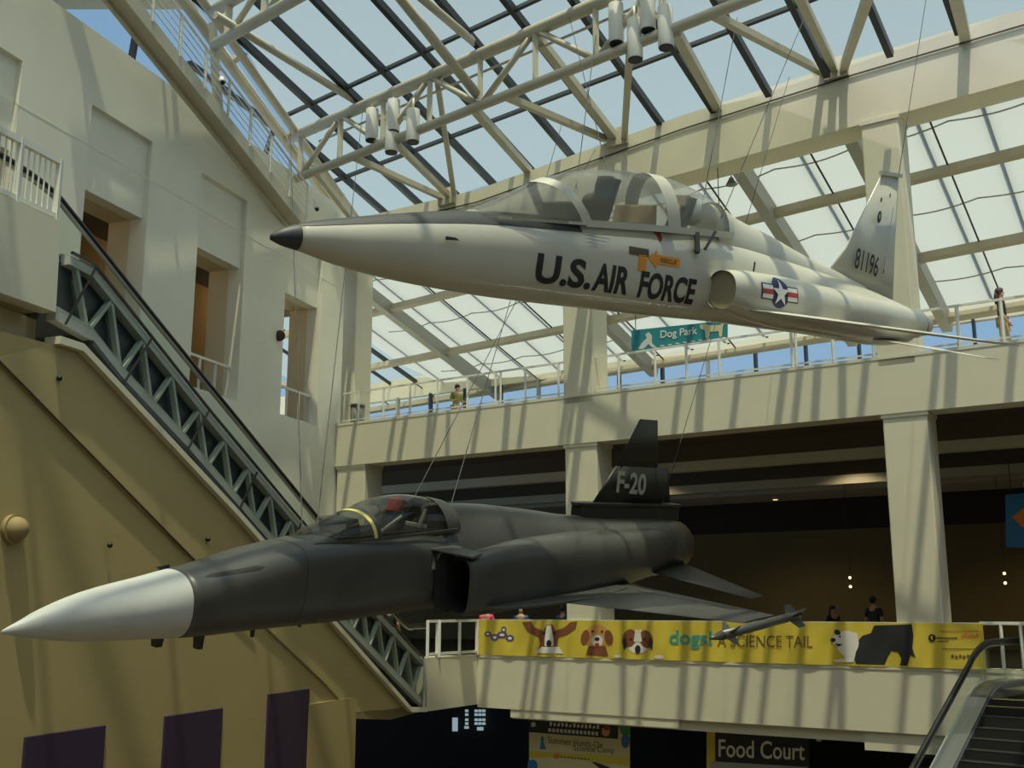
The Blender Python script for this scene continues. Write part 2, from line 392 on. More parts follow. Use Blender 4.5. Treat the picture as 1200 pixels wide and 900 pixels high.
# ---- left wall
NICHE = (-16.65, -12.25, -7.93, -3.45); NW_ = 2.22
t = MB(); A0, A1 = -24.0, .3
def wq(b, a0, a1, z0, z1, o=0.):
    b.face([WW(a0, o, z0), WW(a1, o, z0), WW(a1, o, z1), WW(a0, o, z1)])
t.mi = 0
edges = [A0]
for a in NICHE:
    t.box(WW, edges[-1], a, -.5, 0, 7.15, 13.05)     # pier
    edges.append(a+NW_)
t.box(WW, edges[-1], A1, -.5, 0, 7.15, 13.05)
t.box(WW, A0, A1, -.5, 0, 13.05, 14.86)
t.box(WW, A0, A1, -.5, 0, L1, 7.15)
for a in NICHE:
    t.box(WW, a, a+NW_, -.5, -.14, 11.02, 13.05)     # shallow recessed panel over the opening
struct('wall_left', t, M['wall'])
for i, a in enumerate(NICHE):
    t = MB()
    for (x0, x1) in ((a-.9, a-.0), (a+NW_+.0, a+NW_+.9)): t.box(WW, x0, x1, -1.15, -.5, 7.15, 11.02)
    t.box(WW, a-.9, a+NW_+.9, -1.15, -.5, 11.02, 11.3)
    struct('trim_%d' % (10+i), t, M['niche'])
    lp_ = bpy.data.lights.new('corridor_light', 'POINT'); lp_.energy = 11; lp_.color = (1, .84, .60); lp_.shadow_soft_size = .15
    lo = bpy.data.objects.new('corridor_light', lp_); COL.objects.link(lo); lo.location = WW(a+.6, -1.9, 10.9)
t = MB(); t.box(WW, A0, A1, -2.9, -2.7, 7.0, 12); struct('wall_corridor', t, M['corridor'])
t = MB(); t.box(WW, A0, A1, -2.7, -1.15, 11.3, 11.5); struct('ceiling_corridor', t, M['darkroom'])
t = MB(); t.box(WW, A0, A1, -2.7, -.5, 6.9, 7.15); struct('floor_corridor', t, M['floor'])
t = MB(); t.box(WW, A0, A1, -.01, .006, 12.02, 12.035)
struct('trim_14', t, M['wall'])
# enclosing walls out of view (behind and right of the viewer)
t = MB(); t.box(FW, -30, 17, -37, -36.5, L1, 20); struct('wall_back', t, M['hallwall'])
t = MB(); t.box(FW, 16.5, 17, -37, 20.4, L1, 11.0); struct('wall_right', t, M['cream'])
t = MB(); t.box(WW, -40, -24, -.5, 0, L1, 14); struct('wall_left_2', t, M['wall'])
# ================================================================== ROOF STEEL
TB = -5.3
TP = RW(-14, TB, -.35); TN = E1.cross(Z).normalized()
def tp(x, y): return hit(x, y, TP, TN)
def at_a(a, dz): return RW(a, TB, dz)
truss = thing('roof_truss', RW(-5, TB, -1.6), 'long cream two-chord roof truss crossing under the glass, carrying both lamp clusters', 'truss', 'cream steel trusses under the glass roof')
MB().tube(at_a(-14.3, -.4), at_a(9, -.4), .17, 12).build('upper_chord', M['steel'], truss)
MB().tube(at_a(-13.8, -1.86), at_a(9, -1.86), .13, 12).build('lower_chord', M['steel'], truss)
for k in range(12):
    a = -5.93+(k-4)*1.92
    MB().bar(at_a(a, -.4), at_a(a, -1.86), .16, .14).build('web_post', M['steel'], truss)
    if a+1.92 < 9:
        d0, d1 = (-1.80, -.45) if k % 2 == 0 else (-.45, -1.80)
        MB().tube(at_a(a+.1, d0), at_a(a+1.84, d1), .085, 8).build('web_diagonal', M['steel'], truss)
MB().tube(at_a(-13, -.75)+Vector((.15, .2, 0)), at_a(8.5, -.75)+Vector((.15, .2, 0)), .035, 8).build('conduit', M['steel'], truss)
tr2 = thing('roof_truss', RW(-8, -10.2, -1.6), 'second cream roof truss cut by the top edge of the photo, meeting the hip pipe', 'truss', 'cream steel trusses under the glass roof')
MB().tube(RW(-12.2, -10.2, -.4), RW(9, -10.2, -.4), .17, 12).build('upper_chord', M['steel'], tr2)
MB().tube(RW(-12.0, -10.2, -1.45), RW(9, -10.2, -1.45), .15, 12).build('lower_chord', M['steel'], tr2)
a = -11.4; k = 0
while a < 8:
    MB().bar(RW(a, -10.2, -.4), RW(a, -10.2, -1.45), .16, .16).build('web_post', M['steel'], tr2)
    MB().tube(RW(a+1.5, -10.2, -.45), RW(a+.1, -10.2, -1.4), .085, 8).build('web_diagonal', M['steel'], tr2)
    a += 1.62; k += 1
# raking struts between the trusses and the beam: (photo ends) -> real planes
def bf(x, y):
    s, z = fpt(x, y); return FW(s, .12, z)
STRUT = [((416, 185), (520, 232), .095), ((466, 170), (525, 230), .095), ((512, 92), (530, 230), .085), ((556, 128), (617, 199), .12),
         ((593, 113), (709, 162), .10), ((628, 42), (720, 162), .13), ((738, 60), (729, 162), .10), ((792, 38), (840, 126), .13),
         ((837, 18), (966, 84), .10), ((935, -8), (977, 80), .11), ((1018, -6), (986, 80), .11), ((1116, -20), (1130, 42), .14), ((366, 196), (412, 258), .10)]
for p, q, r in STRUT:
    MB().bar(tp(*p), bf(*q), r*1.7, r*1.7).build('strut', M['steel'], truss)
for p, q, r in [((289, 40), (416, 118), .11), ((497, 0), (558, 52), .11), ((471, 0), (560, 112), .13)]:
    e_ = tp(*q); ph = rhit(p[0], p[1], -1.2)
    d_ = (ph-e_); MB().tube(e_, e_+d_*1.25, r, 10).build('strut', M['steel'], tr2)
for (x, y) in ((525, 230), (725, 160), (980, 80)):
    s, z = fpt(x, y); t = MB(); t.box(FW, s-.32, s+.32, -.12, 0, z-.3, z+.25)
    t.build('node_plate', M['steel'], truss, bevel=.01)
hip = thing('hip_pipe', RW(-14, -6), 'pair of long cream pipes down the left edge of the glass roof', 'pipe')
def hp(b): return -15.86-(b+.89)*.316*-1 if False else -15.86+(-.89-b)*.316
for off, r in ((0, .17), (.62, .13)):
    MB().tube(RW(hp(.3)+off, .3, -.35), RW(hp(-16)+off, -16, -.35), r, 12).build('pipe', M['steel'], hip)
for b in (-2.2, -5.4, -8.6, -11.8): MB().bar(RW(hp(b)-.1, b, -.35), RW(hp(b)+.75, b, -.35), .2, .12).build('cross_plate', M['steel'], hip)
MB().tube(RW(hp(-1)+.3, -1, -.5), RW(hp(-12)+.3, -12, -.5), .03, 8).build('conduit', M['white'], hip)
# opaque roof deck left of the glass, added to shade the ochre wall
t = MB(); t.prism([rhit(20, 11), rhit(222, 11), RW(-9.3, UP), RW(-26, UP)], (0, 0, .35))
struct('ceiling', t, M['cream'])
# ---- catwalk along the left wall top
KD = Vector((2.34, 8.18, -2.1)).normalized(); KH = Vector((KD.x, KD.y, 0)).normalized(); KN = Vector((KH.y, -KH.x, 0))
K0 = EYE+(hit(350, 262, P0, N)-EYE)*.86+Z*.12
CE = -.5
def KW(t_, o, z): return K0-KD*t_+KN*o+Z*z
cw = thing('catwalk', KW(5, -.5, 0), 'cream steel catwalk with wire railing climbing along the top of the left wall', 'catwalk')
t = MB(); t.prism([KW(CE, 0, 0), KW(18, 0, 0), KW(18, 0, .40), KW(CE, 0, .40)], -KN*.12); t.build('outer_beam', M['steel'], cw)
t = MB(); t.prism([KW(CE, -.46, 0), KW(18, -.46, 0), KW(18, -.46, .36), KW(CE, -.46, .36)], -KN*.1); t.build('inner_beam', M['steel'], cw)
t = MB(); t.prism([KW(CE, -.16, .1), KW(18, -.16, .1), KW(18, -.16, .16), KW(CE, -.16, .16)], -KN*.3); t.build('walkway', M['steel'], cw)
for k in range(15):
    q = CE+k*1.22
    MB().bar(KW(q, .0, .3), KW(q, .0, 1.42), .06, .06, KN).build('post', M['white'], cw)
for z in (.62, .82, 1.02, 1.22): MB().tube(KW(CE, .0, z), KW(18, 0, z), .016, 6).build('wire_rail', M['white'], cw)
MB().tube(KW(CE, .0, 1.42), KW(18, 0, 1.42), .035, 8).build('top_rail', M['white'], cw)
for q in (4.2, 10.6):
    t = MB(); t.prism([KW(q, -.2, .3), KW(q+.4, -.2, .3), KW(q+.9, -.2, 2.6), KW(q+.65, -.2, 2.6)], -KN*.12); t.build('bracket', M['steel'], cw)
# clerestory framing behind the catwalk
t = thing('clerestory_frame', WW(-5, -.6, 14.9), 'dark metal window frame against the blue sky above the left wall', 'window frame')
def wz(x, y, o): return hit(x, y, WA+WN*o, WN)
MB().bar(wz(222, 74, -1.4), wz(322, 150, -1.4), .16, .16).build('top_bar', M['mullion'], t)
MB().bar(wz(322, 148, -1.4), wz(306, 195, -1.4), .12, .12).build('post', M['mullion'], t)
MB().bar(wz(322, 150, -1.4), wz(400, 262, -1.4), .10, .10).build('lower_bar', M['mullion'], t)
t = MB(); t.bar(wz(161, 32, -.9), wz(153, 75, -.9), .16, .12)
tag(t.build('window_post', M['mullion']), 'short dark window post standing alone in the blue gap at upper left', 'window frame')
# ---- lamp clusters
def lamp(x, y, dia, ln, label, group):
    p = tp(x, y)+Vector((0, -.1, 0)); c = thing('cylinder_lamp', p, label, 'lamp', group)
    t = MB(); t.tube(p, p+Z*ln, dia/2, 20); t.build('housing', M['lampw'], c, bevel=.01)
    t = MB(); t.tube(p-Z*.03, p+Z*.05, dia/2*.94, 20); t.build('baffle', M['lampb'], c)
    t = MB(); t.tube(p+Z*ln, Vector((p.x, p.y, at_a(0, -.5).z)) if False else p+Z*(ln+.35), .03, 8); t.build('stem', M['lampw'], c)
for x, y, l in ((436, 166, 'white cylinder lamp, leftmost of the left cluster on the truss'), (461, 156, 'white cylinder lamp, highest and middle of the left cluster'),
                (484, 168, 'white cylinder lamp at the right of the left cluster, behind the chord'), (459, 180, 'white cylinder lamp hanging lowest in the left cluster')):
    lamp(x, y, .37, .95, l, 'left cluster of cylinder lamps')
for x, y, l in ((722, 53, 'white cylinder lamp, leftmost of the right cluster near the top edge'), (759, 38, 'white cylinder lamp, highest of the right cluster, cut by the top edge'),
                (780, 58, 'white cylinder lamp at the right side of the right cluster'), (744, 72, 'white cylinder lamp hanging lowest in the right cluster')):
    lamp(x, y, .36, 1.0, l, 'right cluster of cylinder lamps')
for nm, (x0, y0), (x1, y1), lab in (('lamp_bracket', (430, 138), (490, 138), 'left'), ('lamp_bracket', (715, 20), (786, 20), 'right')):
    t = MB(); t.bar(tp(x0, y0), tp(x1, y1), .08, .1); q = (tp(x0, y0)+tp(x1, y1))/2; t.bar(q, q+Z*.5, .1, .1)
    tag(t.build(nm, M['steel']), 'cream bracket carrying the %s cluster of cylinder lamps' % lab, 'bracket')
# ================================================================== LEFT LANDING AND ESCALATOR
LA0 = -22; LE = -14.42
t = MB(); t.prism([EW(LA0, 0, 5.98), EW(LE+.06, 0, 5.98), EW(LE, 0, 7.42), EW(LA0, 0, 7.42)], -WN*.3); struct('trim_7', t, M['cream'])
t = MB(); t.box(EW, LA0, LE, -5.0, -.3, 5.99, 7.15); struct('floor_4', t, M['ochre2'])
t = MB(); t.box(EW, LA0, -14.1, -.95, -.6, 4.4, 5.985); struct('wall_landing', t, M['niche'])
rl = thing('landing_railing', EW(-16, -.1, 7.42), 'white baluster railing on the upper left landing, cut by the left edge', 'railing')
for z, h in ((8.40, .1), (7.50, .07)):
    t = MB(); t.bar(EW(LA0, -.08, z), EW(LE-.02, -.08, z), .08, h); t.build('rail', M['white'], rl)
for a in (LE-.04, -15.28, -16.6, -17.9):
    t = MB(); t.bar(EW(a, -.08, 7.42), EW(a, -.08, 8.44), .085, .085); t.build('post', M['white'], rl)
for k in range(30):
    a = LE-.22-k*.115
    t = MB(); t.bar(EW(a, -.08, 7.5), EW(a, -.08, 8.38), .022, .022); t.build('baluster', M['white'], rl)
# ochre lower wall and cladding
t = MB(); t.prism([EW(-24, -.10, L1), EW(-3.87, -.10, L1), EW(-3.87, -.10, -.75), EW(-4.9, -.10, -.2), EW(-14.0, -.10, 5.2), EW(-14.3, -.10, 5.5), EW(-24, -.10, 5.1)], -WN*.35)
struct('wall_ochre', t, M['ochre'])
cl = thing('escalator_cladding', EW(-8, -.1, 0), 'ochre panel cladding under the left escalator, with a pale lit edge', 'cladding')
t = MB(); t.prism([EW(-24, -.06, 4.95-0*.5), EW(-24, -.06, 5.35), EW(-14.3, -.06, 5.50), EW(-13.76, -.06, 5.50), EW(-9.21, -.06, 3.27), EW(-.9, -.06, -1.0), EW(-.1, -.06, -1.1), EW(-2.02, -.06, -1.14), EW(-3.85, -.06, -.95), EW(-5.3, -.06, -.1), EW(-11.88, -.06, 3.16), EW(-15.37, -.06, 5.04), EW(-24, -.06, 5.04)][2:-1], -WN*.2)
t.build('side_panel', M['ochre2'], cl)
t = MB(); t.prism([EW(-3.85, -.06, -.95), EW(-2.02, -.06, -1.14), EW(-.1, -.06, -1.1), EW(-.1, -.06, -.98), EW(-3.85, -.06, -.8)], -WN*3.0); t.build('soffit', M['ochre2'], cl)
t = MB()
prof = [(-14.28, 5.62), (-13.76, 5.62), (-9.21, 3.38), (-1.02, -.92), (-.05, -1.0)]
for (a, z), (a2, z2) in zip(prof, prof[1:]): t.prism([EW(a, .06, z-.12), EW(a2, .06, z2-.12), EW(a2, .06, z2+.0), EW(a, .06, z+.0)], -WN*.3)
t.build('pale_edge', M['cream'], cl)
for a, z in ((-13.9, 4.6), (-9.5, 1.0), (-6.4, .62), (-3.2, -.45)):
    pass
for x, y, l in ((71, 443, 'tiny dark fixture high on the ochre cladding'), (130, 639, 'tiny dark fixture on the ochre wall above the black nose'), (245, 632, 'tiny dark fixture between the seam and the escalator')):
    a, z = ept(x, y); t = MB(); t.ball(EW(a, -.02, z), .045)
    tag(t.build('wall_sensor', M['black_rubber']), l, 'sensor')
t = MB(); t.bar(EW(-15.9, -.05, 5.32), EW(-8.3, -.05, 1.28), .02, .022); tag(t.build('panel_seam', M['brown'], cl), 'dark seam line')
a, z = ept(20, 620); c = thing('wall_speaker', EW(a, -.1, z), 'round beige domed disc on the ochre wall at the far left', 'speaker')
t = MB(); t.tube(EW(a, -.12, z), EW(a, -.02, z), .21, 28); t.build('rim', M['beige'], c); t = MB(); t.ball(EW(a, -.02, z), .18, (1, 1, 1), 20, 12); t.build('dome', M['beige'], c)
for (x0, x1, l) in ((30, 123, 'dark purple wall panel, leftmost of the three at the bottom'), (192, 259, 'dark purple wall panel, middle one of the three'), (312, 360, 'dark purple wall panel, rightmost, at the end of the ochre wall')):
    a0 = ept(x0+4, 870)[0]; a1 = ept(x1+4, 870)[0]
    t = MB(); t.box(EW, a0, a1, -.11, -.06, -4.5, -.27 if x0 < 300 else -.14); tag(t.build('purple_panel', M['purple'], bevel=.01), l, 'panel', 'purple panels on the ochre wall')
t = MB(); t.box(EW, -6.05, -3.87, -.11, -.05, L1, -.46); struct('trim_8', t, M['ochre'])
# escalator body
es = thing('escalator', EW(-7, -1, 0), 'long left escalator with exposed grey truss side and black handrail', 'escalator')
top = [(-14.1, 6.93), (-13.55, 6.88), (-12.13, 6.11), (-10.33, 5.13), (-7.13, 3.49), (-3.11, 1.52), (-.05, .12)]
bot = [(-14.3, 5.9), (-13.49, 5.77), (-12.71, 5.30), (-10.88, 4.42), (-4.83, 1.24), (-.22, -.93)]
def interp(P, a):
    for (a0, z0), (a1, z1) in zip(P, P[1:]):
        if a <= a1: return z0+(z1-z0)*(a-a0)/(a1-a0)
    return P[-1][1]
def strip(P, o0, wd, dz0, dz1, m, name, par=es):
    t = MB()
    for (a, z), (a2, z2) in zip(P, P[1:]): t.prism([EW(a, o0, z+dz0), EW(a2, o0, z2+dz0), EW(a2, o0, z2+dz1), EW(a, o0, z+dz1)], -WN*wd)
    return t.build(name, m, par)
strip(top, -.05, .18, -.10, .05, M['etruss'], 'top_chord'); strip(top, .0, .05, .07, .11, M['black_rubber'], 'top_trim')
strip(bot, -.05, .18, -.02, .2, M['etruss'], 'bottom_chord')
strip(bot[1:], 0, .3, -.12, -.03, M['edark'], 'bottom_trim')
# dark machinery core with steel side, and the far truss side
t = MB(); P = [EW(a, -.22, z-.03) for a, z in top]+[EW(a, -.22, z+.1) for a, z in bot[::-1]]; t.prism(P, -WN*1.4); t.build('machine_core', M['edark'], es)
a = -13.9; up = True
k = 0
while a < -.5:
    a2 = a+.36 if k % 2 == 0 else a+.50
    zt, zb = interp(top, a)-.08, interp(bot, a)+.1
    p = EW(a, -.12, zt) if k % 2 == 0 else EW(a, -.12, zb)
    q = EW(a2, -.12, interp(bot, a2)+.1) if k % 2 == 0 else EW(a2, -.12, interp(top, a2)-.08)
    MB().bar(p, q, .06, .10, WN).build('web_member', M['etruss'], es)
    a = a2; k += 1
# glazed side in front of the truss with black joints
t = MB(); t.face([EW(a, .01, z-.05) for a, z in top]+[EW(a, .01, z+.1) for a, z in bot[::-1]]); t.build('side_glass', M['balglass'], es, normals=False)
for (x0, y0), (x1, y1) in (((110, 315), (75, 380)), ((176, 397), (143, 450)), ((243, 482), (215, 533)), ((300, 553), (276, 603)), ((352, 612), (336, 655))):
    a0, z0 = ept(x0, y0); a1, z1 = ept(x1, y1); MB().bar(EW(a0, .03, z0), EW(a1, .03, z1), .025, .035, WN).build('joint', M['black_rubber'], es)
hand = [(-16.5, 8.02), (-15.3, 8.0), (-14.39, 7.86), (-13.89, 7.64), (-13.01, 7.18), (-11.56, 6.42), (-8.66, 4.95), (-5.76, 3.48), (-3.0, 2.06), (-.9, 1.05), (-.1, .96), (.7, .96)]
def smoothp(P, n=6):
    out = []
    for i in range(len(P)-1):
        p0 = P[max(i-1, 0)]; p1 = P[i]; p2 = P[i+1]; p3 = P[min(i+2, len(P)-1)]
        for k in range(n):
            t_ = k/n; out.append(tuple(.5*((2*p1[j])+(-p0[j]+p2[j])*t_+(2*p0[j]-5*p1[j]+4*p2[j]-p3[j])*t_**2+(-p0[j]+3*p1[j]-3*p2[j]+p3[j])*t_**3) for j in range(len(p1))))
    out.append(P[-1]); return out
hs = [(a, z+.13) for a, z in smoothp(hand)]
for o, nm in ((-.28, 'handrail'), (-1.55, 'handrail')):
    MB().path([EW(a, o, z) for a, z in hs], .05, 8).build(nm, M['black_rubber'], es)
    MB().path([EW(a, o, z-.075) for a, z in hs], .035, 6).build('handrail_guide', M['esteel'], es)
    t = MB()
    hl = [h for h in hs if -14.2 < h[0] < 0]
    t.face([EW(a, o, z-.06) for a, z in hl]+[EW(a, o, interp(top, a)) for a, z in hl[::-1]]); t.build('balustrade_glass', M['balglass'], es, normals=False)
strip(top, -.2, .22, .06, .09, M['esteel'], 'deck'); strip(top, -1.45, .25, .06, .09, M['esteel'], 'deck')
for k in range(34):
    a = -13.6+k*.4; z = interp(top, a)
    t = MB(); t.box(EW, a, a+.4, -1.35, -.35, z-.2, z+.02); t.build('step', M['edark'], es)
t = MB(); t.bar(EW(-.12, .0, -1.0), EW(-.12, .0, .24), .06, .06); t.build('end_post', M['etruss'], es)
# niche railings
for i, a in enumerate(NICHE[1:], 1):
    r_ = thing('niche_railing', WW(a+1.1, -.2, 7.15), ['', 'white railing in the wall niche behind the top of the escalator', 'white railing in the middle wall niche above the escalator handrail', 'white railing in the wall niche nearest the upper bridge'][i], 'railing', 'railings in the wall niches')
    for z in (7.22, 8.12): t = MB(); t.bar(WW(a, -.25, z), WW(a+NW_, -.25, z), .06, .07); t.build('rail', M['white'], r_)
    for k in range(4): t = MB(); q = a+.03+k*(NW_-.06)/3; t.bar(WW(q, -.25, 7.15), WW(q, -.25, 8.12), .06, .06); t.build('post', M['white'], r_)
# door seen through the third niche: bright windows far behind
t = MB()
for k in range(5): t.box(WW, -1.9, -1.5, -2.7, -2.66, 7.5+k*.62, 7.95+k*.62)
tag(t.build('inner_window', emis('daylit_window', (.45, .65, .85), 1.0)), 'small bright window seen inside the niche nearest the bridge', 'window')
t = MB(); t.ball(WW(-3.75, .06, 9.5), .17, (1, .5, 1)); tag(t.build('wall_bell', M['brown']), 'small dark round fixture on the wall beside the niche nearest the bridge', 'fixture')
# ================================================================== RAILINGS ON THE BRIDGES
r3 = thing('bridge_railing', FW(0, .15, 7.42), 'white post railing along the upper bridge under the sloping glass', 'railing')
t = MB(); t.bar(FW(-12, .12, 8.42), FW(13, .12, 8.42), .06, .05); t.build('top_rail', M['white'], r3)
t = MB(); t.bar(FW(-12, .12, 7.52), FW(13, .12, 7.52), .04, .04); t.build('bottom_rail', M['white'], r3)
for x in (418, 447, 478, 510, 545, 578, 584, 613, 652, 688, 723, 766, 803, 842, 928, 933, 977, 1025, 1127, 1180, 1235):
    s = fpt(x, 450)[0]
    t = MB(); t.bar(FW(s, .12, 7.4), FW(s, .12, 8.42), .075, .06); t.build('post', M['white'], r3)
r2 = thing('balcony_railing', FW(0, .05, .24), 'white railing frame behind the yellow banner on the middle balcony', 'railing')
t = MB(); t.bar(FW(-6.41, .06, 1.20), FW(8.3, .06, 1.20), .06, .05); t.build('top_rail', M['white'], r2)
for k in range(12): s = -6.38+k*1.33; t = MB(); t.bar(FW(s, .06, .24), FW(s, .06, 1.2), .06, .06); t.build('post', M['white'], r2)
t = MB()
t.build('x', M['white']) if False else t.b.free()
cr_ = thing('corner_railing', CORNER+Z*.24, 'open white railing between the escalator foot and the yellow banner', 'railing')
Pq = EW(.1, -.02, 0)
def CQ(f_, z): return Pq.lerp(CORNER, f_)+Z*z
for z, h in ((1.19, .07), (.33, .07)): t = MB(); t.bar(CQ(0, z), CQ(1, z), .07, h); t.build('rail', M['white'], cr_)
for f_, w_ in ((.0, .08), (.2, .14), (.62, .08), (.98, .09)): t = MB(); t.bar(CQ(f_, .24), CQ(f_, 1.2), w_, w_); t.build('post', M['white'], cr_)
er = thing('end_railing', FW(7.6, -.2, .24), 'glass and white post railing at the right end of the banner', 'railing')
pts = [FW(7.1, .05, 0), FW(7.9, .05, 0), FW(8.45, -.5, 0)]
for i, p in enumerate(pts+[FW(7.5, .05, 0), FW(8.2, -.25, 0)]): t = MB(); t.bar(p, p+Z*1.24, .06, .06); t.build('post', M['white'], er)
for p, q in zip(pts, pts[1:]):
    t = MB(); t.bar(p+Z*1.22, q+Z*1.22, .06, .06); t.build('rail', M['white'], er)
    t = MB(); t.face([p+Z*.1, q+Z*.1, q+Z*1.15, p+Z*1.15]); t.build('glass_panel', M['balglass'], er)
# ================================================================== RIGHT ESCALATOR
az, el = R(42), R(28); GD = -Vector((math.sin(az)*math.cos(el), math.cos(az)*math.cos(el), math.sin(el))); GH = -Vector((math.sin(az), math.cos(az), 0)); GR = Vector((math.cos(az), -math.sin(az), 0))
G0 = hit(1150, 752, Vector((0, 0, .87)), Z)
g = thing('escalator', G0-Z*.9, 'right escalator with black handrail and steel deck descending at the lower right corner', 'escalator')
LG = 9.0
def gp(s_, o, dz):
    # path: flat landing part (s<0) then incline with rounded knee
    if s_ < -.6: p = G0-GH*(-s_)
    elif s_ < .9:
        u_ = (s_+.6)/1.5; p0 = G0-GH*.6; p1 = G0+GH*.1; p2 = G0+GD*.9+Z*.02; p = p0*(1-u_)**2+p1*2*u_*(1-u_)+p2*u_**2
    else: p = G0+GD*s_
    return p+GR*o+Z*dz
SS = [-3, -1.5, -.6, -.3, 0, .3, .6, .9, 2, 4, 6, LG]
for o in (0, 1.95):
    MB().path([gp(s_, o, 0) for s_ in SS], .05, 10).build('handrail', M['black_rubber'], g)
    MB().path([gp(s_, o, -.08) for s_ in SS], .03, 8).build('handrail_guide', M['esteel'], g)
    t = MB(); t.face([gp(s_, o, -.09) for s_ in SS]+[gp(s_, o, -.78) for s_ in SS[::-1]]); t.build('balustrade_glass', M['balglass'], g, normals=False)
    def band(o0, o1, z0, z1, m, nm):
        t = MB(); rg = [[t.b.verts.new(gp(s_, oo, zz)) for oo, zz in ((o0, z0), (o1, z0), (o1, z1), (o0, z1))] for s_ in SS]
        for A_, B_ in zip(rg, rg[1:]):
            for i in range(4): t.b.faces.new((A_[i], A_[(i+1) % 4], B_[(i+1) % 4], B_[i]))
        t.b.faces.new(rg[0]); t.b.faces.new(rg[-1]); return t.build(nm, m, g)
    if o == 0:
        band(-.16, .20, -.86, -.80, M['esteel'], 'deck'); band(-.2, -.14, -1.5, -.80, M['etruss'], 'skirt'); band(.18, .24, -1.1, -.84, M['edark'], 'inner_skirt')
    else:
        band(1.78, 2.1, -.86, -.80, M['esteel'], 'deck'); band(1.72, 1.78, -1.1, -.84, M['edark'], 'inner_skirt')
band(-.1, 2.05, -1.9, -1.35, M['edark'], 'underside')
for k in range(24):
    s_ = .1+k*.36
    b0 = gp(s_, .25, -1.0); t = MB()
    t.prism([b0, b0+GR*1.48, b0+GR*1.48-Z*.22, b0-Z*.22], GH*.36); st = t.build('step', M['step'], g)
    t = MB(); t.prism([b0+GH*.33+Z*.002, b0+GH*.33+GR*1.48+Z*.002, b0+GH*.33+GR*1.48+Z*.008, b0+GH*.33+Z*.008], GH*.035); t.build('step_edge', M['yellow'] if k < 2 else M['esteel'], st)
t = MB(); b0 = gp(-.2, .25, -.9); t.prism([b0, b0+GR*1.48, b0+GR*1.48-Z*.06, b0-Z*.06], -GH*1.2); t.build('comb_plate', M['esteel'], g)
# ================================================================== SIGNS AND BANNERS
def wave(s, z): return .009*math.sin(s*5.1+z*3)+.006*math.sin(s*11+2-z*6)+.006*math.sin(s*1.7)
def bnp(s, z, d=0): return FW(s, -.032+wave(s, z)-d, z)
def bpx(x, y, d=.006):
    s, z = fpt(x, y, -.06); return bnp(s, z, d)
bn = thing('dog_banner', FW(0, -.13, .24), 'long yellow vinyl banner with dogs printed on it, hung on the middle balcony', 'banner')
t = MB(); s0, s1 = fpt(560, 740, -.06)[0], fpt(1152, 740, -.06)[0]; nx, nz = 180, 8
g_ = [[t.b.verts.new(bnp(s0+(s1-s0)*i/nx, .235+.975*j/nz)) for j in range(nz+1)] for i in range(nx+1)]
for i in range(nx):
    for j in range(nz): f = t.b.faces.new((g_[i][j], g_[i+1][j], g_[i+1][j+1], g_[i][j+1])); f.smooth = True
bo = t.build('sheet', M['vinyl'], bn)
def wavy(t, d):
    """cut flat artwork finely and lay it on the rippled sheet"""
    for k_, st_ in ((0, .07), (2, .08)):
        lo = min(v.co[k_] for v in t.b.verts); hi = max(v.co[k_] for v in t.b.verts); q = lo+st_
        while q < hi:
            co = [0, 0, 0]; co[k_] = q; no = [0, 0, 0]; no[k_] = 1
            bmesh.ops.bisect_plane(t.b, geom=t.b.verts[:]+t.b.edges[:]+t.b.faces[:], plane_co=co, plane_no=no); q += st_
    for v in t.b.verts: v.co = bnp(v.co.x, v.co.z, d)
def pshape(pts, m, d=.006, name='print', par=bn, fn=bpx):
    t = MB(); vs = [Vector((x, y, 0)) for x, y in pts]
    from mathutils.geometry import tessellate_polygon
    tri = tessellate_polygon([vs])
    if fn is bpx:
        bv = [t.b.verts.new((fpt(v.x, v.y, -.06)[0], 0, fpt(v.x, v.y, -.06)[1])) for v in vs]
    else: bv = [t.b.verts.new(fn(v.x, v.y, d)) for v in vs]
    for q in tri:
        try: t.b.faces.new([bv[i] for i in q])
        except ValueError: pass
    if fn is bpx: wavy(t, d)
    return t.build(name, m, par)
def ell(cx, cy, rx, ry, n=18, rot=0):
    return [(cx+rx*math.cos(a)*math.cos(rot)-ry*math.sin(a)*math.sin(rot), cy+rx*math.cos(a)*math.sin(rot)+ry*math.sin(a)*math.cos(rot)) for a in [2*math.pi*i/n for i in range(n)]]
# a cluster mark
for (x, y, rx, ry) in ((571, 743, 4, 3), (579, 747, 5, 4), (588, 744, 6, 4), (597, 748, 5, 4), (590, 738, 3, 4)):
    pshape(ell(x, y, rx, ry), M['pprint'], .006); pshape(ell(x, y, rx*.5, ry*.4), M['wprint'], .010)
# hound with flying ears
pshape([(612, 729), (622, 728), (626, 735), (636, 739), (640, 732), (647, 732), (650, 739), (660, 736), (668, 729), (676, 728), (674, 737), (664, 744), (654, 747), (652, 756), (655, 763), (628, 765), (633, 755), (631, 747), (618, 741)], M['brownprint'], .006, 'hound_print')
pshape([(640, 733), (645, 733), (648, 748), (648, 757), (638, 757), (638, 748)], M['wprint'], .010); pshape(ell(643, 754, 3, 4), M['bprint'], .014)
pshape([(628, 764), (634, 758), (654, 758), (660, 766), (628, 765.5)], M['wprint'], .010); pshape(ell(637, 742, 1.5, 1.5, 10), M['bprint'], .014); pshape(ell(649, 742, 1.5, 1.5, 10), M['bprint'], .014)
